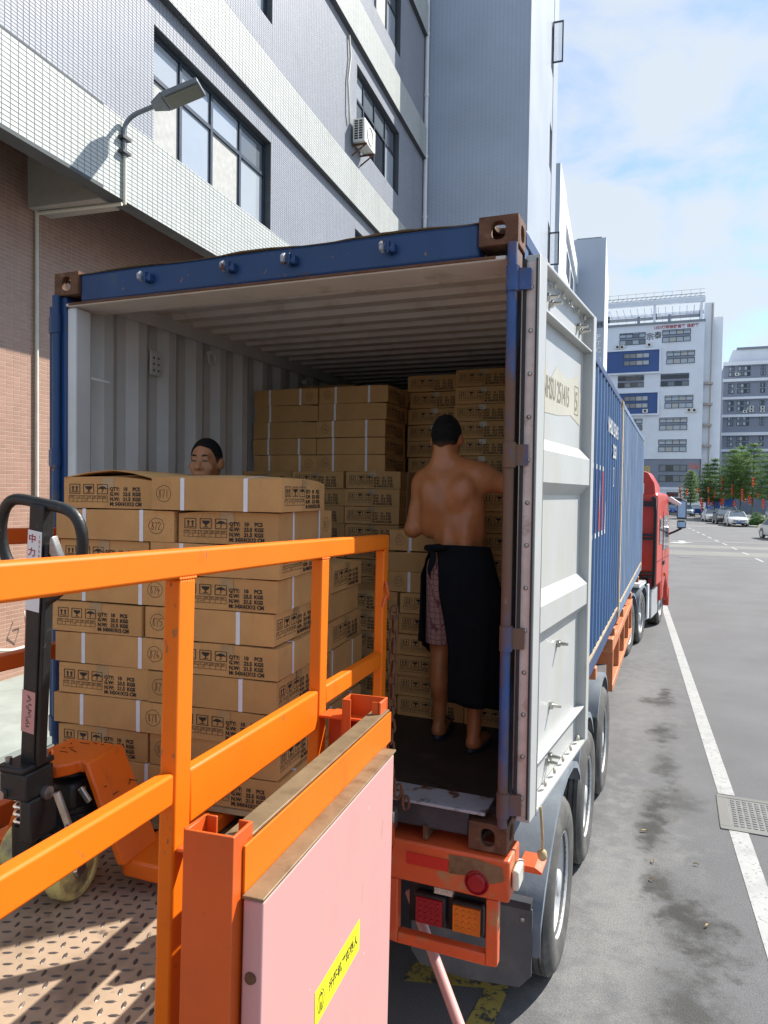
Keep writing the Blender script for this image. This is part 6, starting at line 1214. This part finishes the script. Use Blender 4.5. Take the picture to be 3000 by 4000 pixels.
# ---------------------------------------------------------------- trees with lanterns
def leaves(name, centers, size, parent, mat, per, spread, flat=.35, seed=1):
    r = np.random.RandomState(seed); C = np.repeat(np.asarray(centers), per, 0); n = len(C); C = C+r.normal(0, 1, (n, 3))*np.array([spread, spread, spread*flat])
    a = r.uniform(0, 2*math.pi, n); ti = r.normal(0, .45, n); u = np.stack([np.cos(a), np.sin(a), ti], 1); u /= np.linalg.norm(u, axis=1)[:, None]
    w_ = np.cross(u, np.stack([r.normal(0, .4, n), r.normal(0, .4, n), np.ones(n)], 1)); w_ /= np.linalg.norm(w_, axis=1)[:, None]; s_ = size*r.uniform(.6, 1.3, n)[:, None]
    V = np.stack([C-u*s_, C+w_*s_*.45, C+u*s_, C-w_*s_*.45], 1).reshape(-1, 3); F = np.arange(4*n).reshape(-1, 4); return link(name, fast_mesh(name, V, F), mat, parent)
def tree(x, y, h, rad, label, seed, mat='leaf', trunk_r=.09, lean=(0, 0)):
    rs = random.Random(seed); t = thing('terminalia_tree', label, 'tree', (x, y, 0)); tb = B(); top = Vector((lean[0], lean[1], h))
    P = [Vector((lean[0]*k*k+.04*rs.uniform(-1, 1), lean[1]*k*k, h*.97*k)) for k in np.linspace(0, 1, 9)]; tb.tube(P, [trunk_r*(1-.85*k) for k in np.linspace(0, 1, 9)], 8); cs = []
    nl = 10
    for l in range(nl):
        k = l/(nl-1); z = h*(.30+.63*k); rr = .9*rad*(.75+.25*min(1, k/.25) if k < .25 else 1-.78*((k-.25)/.75)**1.5)*rs.uniform(.75, 1.15); base = Vector((lean[0]*(z/h)**2, lean[1]*(z/h)**2, z)); nb = max(4, int(8-3*k))
        for i in range(nb):
            a = 2*math.pi*(i+rs.random()*.6)/nb+l*.7; L_ = rr*rs.uniform(.75, 1.12); e = base+Vector((math.cos(a)*L_, math.sin(a)*L_, L_*.10+rs.uniform(-.04, .04))); tb.tube([base, (base+e)/2+Vector((0, 0, .05)), e], [.028, .018, .006], 5)
            m = int(5+6*L_)
            for q in range(m):
                f = .22+.8*(q+rs.random())/m; p = base.lerp(e, min(f, 1.03)); cs.append((p.x+rs.uniform(-1, 1)*.22*L_*f, p.y+rs.uniform(-1, 1)*.22*L_*f, p.z+.04+rs.uniform(-.05, .10)))
    tb.obj('trunk', 'bark', t, smooth=50); leaves('crown', cs, .09, t, mat, 14, .20, .60, seed)
    st_ = B()
    for k in range(3): a = 2*math.pi*k/3+.4; st_.cyl((math.cos(a)*.75, math.sin(a)*.75, 0), (math.cos(a)*.06, math.sin(a)*.06, 1.7), .03, n=6)
    st_.obj('stake', 'stake_green', t); return t
TREES = [(2.56, 112, 6.8, 1.9, 'small light green tree at the far end of the row, left', 3, 'leaf_light'), (4.3, 101, 7.4, 1.9, 'slim dark tree left of the blue truck, second from the far end', 4, 'leaf_dark'), (5.1, 99, 8.0, 2.1, 'taller slim tree just left of the blue truck', 5, 'leaf_dark'),
    (7.05, 95, 9.0, 3.0, 'broad layered tree behind the white sedan', 6, 'leaf'), (8.1, 98, 9.6, 3.1, 'tree half hidden between the broad tree and the tallest tree', 9, 'leaf'), (9.1, 94, 9.7, 3.5, 'tallest layered tree with green stakes behind the hedge', 7, 'leaf'), (11.0, 90, 8.6, 3.2, 'layered tree at the right edge beyond the silver car', 8, 'leaf_dark')]
for a in TREES: tree(*a)
lt = B(); lt.ball((0, 0, 0), (.17, .17, .14), 12, 8); lmesh = lt.mesh('lantern'); lmesh.materials.append(MATS['lantern_red']); lmesh.polygons.foreach_set('use_smooth', [True]*len(lmesh.polygons))
cpb = B(); cpb.cyl((0, 0, .12), (0, 0, .165), .06, n=8); cpb.cyl((0, 0, -.165), (0, 0, -.12), .06, n=8); cpb.cyl((0, 0, -.30), (0, 0, -.165), .035, .05, n=6); cmesh = cpb.mesh('cap'); cmesh.materials.append(MATS['gold_paint'])
rs = random.Random(12)
for (x, y, h, rad, lab_, *_r) in TREES:
    for k in range(6 if rad > 2.5 else 4):
        a = rs.uniform(0, 2*math.pi); r_ = rad*rs.uniform(.45, 1.0); z = rs.uniform(2.0, 5.2); n_ = rs.choice((2, 3, 3, 4))
        t = thing('lantern_string', 'red lantern string in the '+' '.join(lab_.split()[:11]), 'lantern', (x+r_*math.cos(a), y+r_*math.sin(a)-.4, z), 0, 'red lantern strings hanging in the trees')
        for q in range(n_):
            o = bpy.data.objects.new('lantern', lmesh); COL.objects.link(o); o.parent = t; o.location = (0, 0, -.33*q); c = bpy.data.objects.new('cap', cmesh); COL.objects.link(c); c.parent = o
        B().cyl((0, 0, -.33*n_), (0, 0, .8), .006, n=4).obj('cord', 'red_letter', t)
# planted bed with kerb
tag(B().prism([(7.0, 75.2), (7.6, 74.3), (13.5, 75.8), (13.5, 96), (7.0, 100)], 'z', 0, .16).obj('planting_bed', 'concrete', bevel=.02), kind='structure')
for k in range(4): tag(B().bar((7.75+k*1.5, 74.28+k*.38, .09), (8.45+k*1.5, 74.46+k*.38, .09), .06, .17).obj('kerb_marking', 'kerb_yellow'), kind='structure')
def hedge(name, x, y, rx, ry, h, label, mat, seed):
    t = thing(name, label, 'shrub', (x, y, .16)); r = np.random.RandomState(seed); n = int(420*rx*ry); c = []
    for _ in range(n):
        a = r.uniform(0, 2*math.pi); el = math.asin(r.uniform(0, 1)); q = r.uniform(.75, 1.02); c.append((rx*q*math.cos(a)*math.cos(el), ry*q*math.sin(a)*math.cos(el), h*q*math.sin(el)+.05))
    leaves('foliage', c, .06, t, mat, 9, .08, .8, seed); b = B()
    for k in range(6): a = k*1.05; b.cyl((0, 0, 0), (rx*.7*math.cos(a), ry*.7*math.sin(a), h*.75), .03, .012, 5)
    b.ball((0, 0, .1), (rx*.85, ry*.85, h*.82), 12, 8); b.obj('stem', 'leaf_dark', t)
hedge('clipped_hedge', 8.1, 76.4, .95, .8, .75, 'rounded dark green hedge at the kerb beside the white sedan', 'leaf_dark', 21); hedge('clipped_hedge', 9.7, 76.6, 1.1, .9, 1.0, 'rounded yellow green hedge beside the kerb', 'leaf_light', 22); hedge('clipped_hedge', 8.3, 79.5, .8, .8, 1.15, 'taller dark shrub between hedge and tree trunks', 'leaf_dark', 23); hedge('clipped_hedge', 11.6, 77.6, 1.2, .9, .8, 'dark hedge behind the silver car', 'leaf_dark', 24)
# ---------------------------------------------------------------- vehicles on the road
def car(name, x, y, rz, label, paint, L_=4.8, W_=1.83, H_=1.46, suv=False, plate='plate_blue', drl=False):
    t = thing(name, label, 'car', (x, y, 0), rz, None); hw = W_/2      # local +Y is the front
    # stations: y, sill z, belt z, half width at sill, half width at belt
    st = [(-L_/2, .42, .82, .70, .66), (-L_/2+.12, .28, .98, .93, .88), (-L_/2+.6, .22, 1.0, .99, .93), (-.6, .2, .98, 1, .95), (.4, .2, .96, 1, .95), (1.0, .2, .94, 1, .94), (L_/2-.75, .22, .86, .99, .92), (L_/2-.2, .26, .74, .92, .82), (L_/2-.03, .34, .64, .76, .70), (L_/2, .40, .58, .66, .62)]
    if suv: st = [(a, b+.04, c*1.14, d, e) for a, b, c, d, e in st]
    b = B(); P = []
    for y_, z0, z1, w0, w1 in st:
        zm = z0+(z1-z0)*.55; P.append([(-hw*w0*.9, y_, z0), (-hw*w0, y_, z0+.1), (-hw*max(w0, w1)*1.0, y_, zm), (-hw*w1, y_, z1-.04), (-hw*w1*.9, y_, z1), (0, y_, z1+.03), (hw*w1*.9, y_, z1), (hw*w1, y_, z1-.04), (hw*max(w0, w1), y_, zm), (hw*w0, y_, z0+.1), (hw*w0*.9, y_, z0)])
    b.grid(P)
    for row in (P[0], P[-1]): b.add(row, [tuple(range(len(row)))])
    b.add([P[0][0], P[0][-1], P[-1][-1], P[-1][0]], [(0, 1, 2, 3)]); body = b.obj('body', paint, t, smooth=38)
    k = 1.14 if suv else 1.; yr, yf = (-L_/2+.25, 1.15) if suv else (-L_/2+.75, 1.05); zb_, zt = .96*k, H_
    g = B(); top = [(-hw*.68, yr+.55 if not suv else yr+.25, zt-.03), (-hw*.68, yf-.75, zt-.02), (hw*.68, yf-.75, zt-.02), (hw*.68, yr+.55 if not suv else yr+.25, zt-.03)]; bot = [(-hw*.88, yr, zb_), (-hw*.88, yf, zb_-.02), (hw*.88, yf, zb_-.02), (hw*.88, yr, zb_)]
    r_ = B(); ym = (top[0][1]+top[1][1])/2; r_.add([*top, (0, top[0][1]-.03, zt+.02), (0, top[1][1]+.05, zt+.03)], [(0, 1, 5, 4), (4, 5, 2, 3)]); r_.obj('roof', paint, t, smooth=60)
    for nm, f in (('windscreen', (1, 2)), ('rear_window', (3, 0)), ('side_window', (0, 1)), ('side_window', (2, 3))):
        i, j = f; a, c = Vector(bot[i]), Vector(bot[j]); d, e = Vector(top[j]), Vector(top[i]); w2 = B(); w2.add([a, c, d, e], [(0, 1, 2, 3)]); w2.obj(nm, 'car_glass', t)
    pl = B()
    for i in range(4): pl.bar(Vector(bot[i])*1.002, Vector(top[i])*1.002, .06, .06)
    for i, j in ((0, 1), (2, 3)): pl.bar((Vector(bot[i])+Vector(bot[j]))/2*1.004, (Vector(top[i])+Vector(top[j]))/2*1.004, .05, .04); pl.bar(Vector(top[i])*1.002, Vector(top[j])*1.002, .06, .04)
    pl.obj('pillar', paint, t)
    for sx in (-1, 1):
        for y_ in (-L_/2+.95, L_/2-.92):
            w3 = B(); w3.lathe([(0, -.02), (.20, -.03), (.22, 0), (.32, .0), (.335, -.03), (.335, -.18), (.30, -.2)], (0, 0, 0), 'x', 20); o = w3.obj('wheel', 'tyre', t, smooth=40); o.location = (sx*(hw+.01), y_, .335); o.rotation_euler = (0, 0, 0 if sx > 0 else math.pi)
            w4 = B(); w4.lathe([(0, .006), (.06, .006), (.07, -.01), (.215, -.005), (.225, .005)], (0, 0, 0), 'x', 20); w4.obj('rim', 'rim', o, smooth=40)
            ar = B(); ar.lathe([(.335, -.004), (.40, -.004)], (sx*(hw*1.0), y_, .345), 'x', 22); ar.obj('wheel_arch', 'plastic_black', t)
        hl = B(); hl.prism([(sx*hw*.42, L_/2-.02), (sx*hw*.86, L_/2-.28), (sx*hw*.90, L_/2-.36), (sx*hw*.80, L_/2-.10), (sx*hw*.42, L_/2+.015)], 'z', .60*k, .72*k); hl.obj('headlight', 'lamp_clear', t, bevel=.015)
        mi = B(); mi.box(sx*(hw-.02), sx*(hw+.20), .72, .84, 1.0*k, 1.13*k); mi.obj('mirror', paint, t, bevel=.03)
    gr = B()
    for q in range(3): gr.box(-hw*.55, hw*.55, L_/2-.03, L_/2+.012, (.52+.05*q)*k, (.545+.05*q)*k)
    gr.box(-hw*.7, hw*.7, L_/2-.06, L_/2+.004, .28*k, .38*k); gr.obj('grille', 'plastic_black', t)
    np_ = B(); np_.box(-.22, .22, L_/2-.01, L_/2+.03, .40*k, .50*k); np_.obj('number_plate', plate, t)
    lo2 = B(); lo2.ball((0, L_/2+.015, .60*k), (.06, .02, .06), 10, 6); lo2.obj('badge', 'chrome', t, smooth=60)
    if drl: d_ = B(); d_.box(-hw*.8, hw*.8, L_/2-.02, L_/2+.02, .64*k, .67*k); d_.obj('light_bar', 'tail_white', t)
    return t
FC = math.pi                                        # facing the camera
car('sedan', 6.15, 76.9, FC+R(3), 'white sedan with blue number plate, nearest in the kerbside row', 'car_white')
car('suv', 5.35, 82.2, FC+R(4), 'dark grey car behind the white sedan in the kerbside row', 'car_dark', 4.7, 1.87, 1.62, True)
car('sedan', 4.45, 88.8, FC+R(5), 'cream white sedan, third in the kerbside row', 'car_white', 4.7, 1.8, 1.45)
car('suv', 6.45, 92.5, FC+R(4), 'white car roof showing behind the dark grey car', 'car_white', 4.7, 1.85, 1.75, True)
car('sedan', 7.55, 53.6, FC+R(14), 'silver saloon entering at the right edge of the road', 'car_silver', 4.95, 1.88, 1.46)
car('suv', 1.95, 111.5, FC+R(2), 'pale blue car with green plate driving towards the camera', 'car_ice', 4.8, 1.92, 1.62, True, 'plate_green', True)
car('suv', .15, 118.0, FC, 'dark blue car at the far left beside the mirror', 'cart_blue', 4.8, 1.92, 1.6, True)
car('suv', 12.2, 98.0, FC+R(6), 'white car parked behind the hedge at the right', 'car_white', 4.7, 1.85, 1.6, True)
car('sedan', 3.4, 120.0, FC+R(6), 'white car at the far end behind the pale blue car', 'car_white', 4.7, 1.85, 1.5)
# blue truck
t = thing('blue_truck', 'blue tarpaulin truck parked behind the kerbside cars', 'truck', (6.25, 101, 0), R(10))
b = B(); b.prism([(-1.25, .95), (-1.25, 2.75), (-1.1, 2.82), (1.0, 2.82), (1.3, 2.6), (1.4, 2.1), (1.3, 1.4), (1.0, .95)], 'y', -1, 4); b.obj('cargo_cover', 'truck_blue', t, bevel=.08)
b = B(); b.box(-1.15, 1.0, -.9, 5, .7, .95); b.obj('chassis', 'dark_steel', t)
for x in (-1.0, .9):
    for y in (-.4, 3.5): b = B(); b.lathe([(0, -.12), (.3, -.12), (.45, -.1), (.45, .1), (.3, .12), (0, .12)], (x, y, .45), 'x', 16); b.obj('wheel', 'tyre', t, smooth=40)
# blue tricycle cart
t = thing('cargo_tricycle', 'small blue cargo tricycle left of the kerbside row of cars', 'tricycle', (3.72, 107.5, 0), R(185))
b = B(); b.box(-.75, .75, -1.2, .4, .55, .60); b.box(-.75, -.71, -1.2, .4, .6, 1.15); b.box(.71, .75, -1.2, .4, .6, 1.15); b.box(-.71, .71, -1.2, -1.16, .6, 1.15); b.box(-.71, .71, .36, .4, .6, 1.15); b.obj('cargo_box', 'cart_blue', t, bevel=.02)
b = B(); b.tube([(0, .4, .5), (0, .9, .45), (0, 1.3, .9), (0, 1.35, 1.1)], .035, 6); b.tube([(-.35, 1.2, 1.12), (0, 1.35, 1.12), (.35, 1.2, 1.12)], .02, 6); b.obj('frame', 'cart_blue', t); b = B(); b.box(-.18, .18, .45, .85, .78, .88); b.obj('seat', 'black_paint', t, bevel=.03)
for x, y in ((-.65, -.5), (.65, -.5), (0, 1.35)): b = B(); b.lathe([(0, -.05), (.2, -.05), (.29, -.05), (.3, 0), (.29, .05), (0, .05)], (x, y, .3), 'x', 16); b.obj('wheel', 'tyre', t, smooth=40)
# bin and rack behind the silver car
t = thing('waste_container', 'dark green waste container behind the silver car', 'waste container', (10.85, 80, .16)); b = B(); b.prism([(-.9, 0), (-1.05, 1.6), (-.9, 2.2), (-.5, 2.4), (.9, 2.4), (.9, 0)], 'y', 0, 1.4); b.obj('shell', 'bin_green', t, bevel=.06); B().box(-.95, .95, -.03, -.002, 1.2, 1.3).obj('rib', 'bin_green', t)
t = thing('metal_rack', 'rusty open metal rack right of the waste container', 'rack', (12.3, 80, .16)); b = B()
for x in (-.5, .0, .5, 1.0): b.box(x-.04, x+.04, 0, .08, 0, 2.6)
for z in (.3, .9, 1.5, 2.1, 2.55): b.box(-.54, 1.04, -.02, .10, z, z+.07)
b.obj('frame', 'cont_rust', t); B().box(-.5, 1.0, .5, .55, 0, 2.5).obj('back_panel', 'black_paint', t)
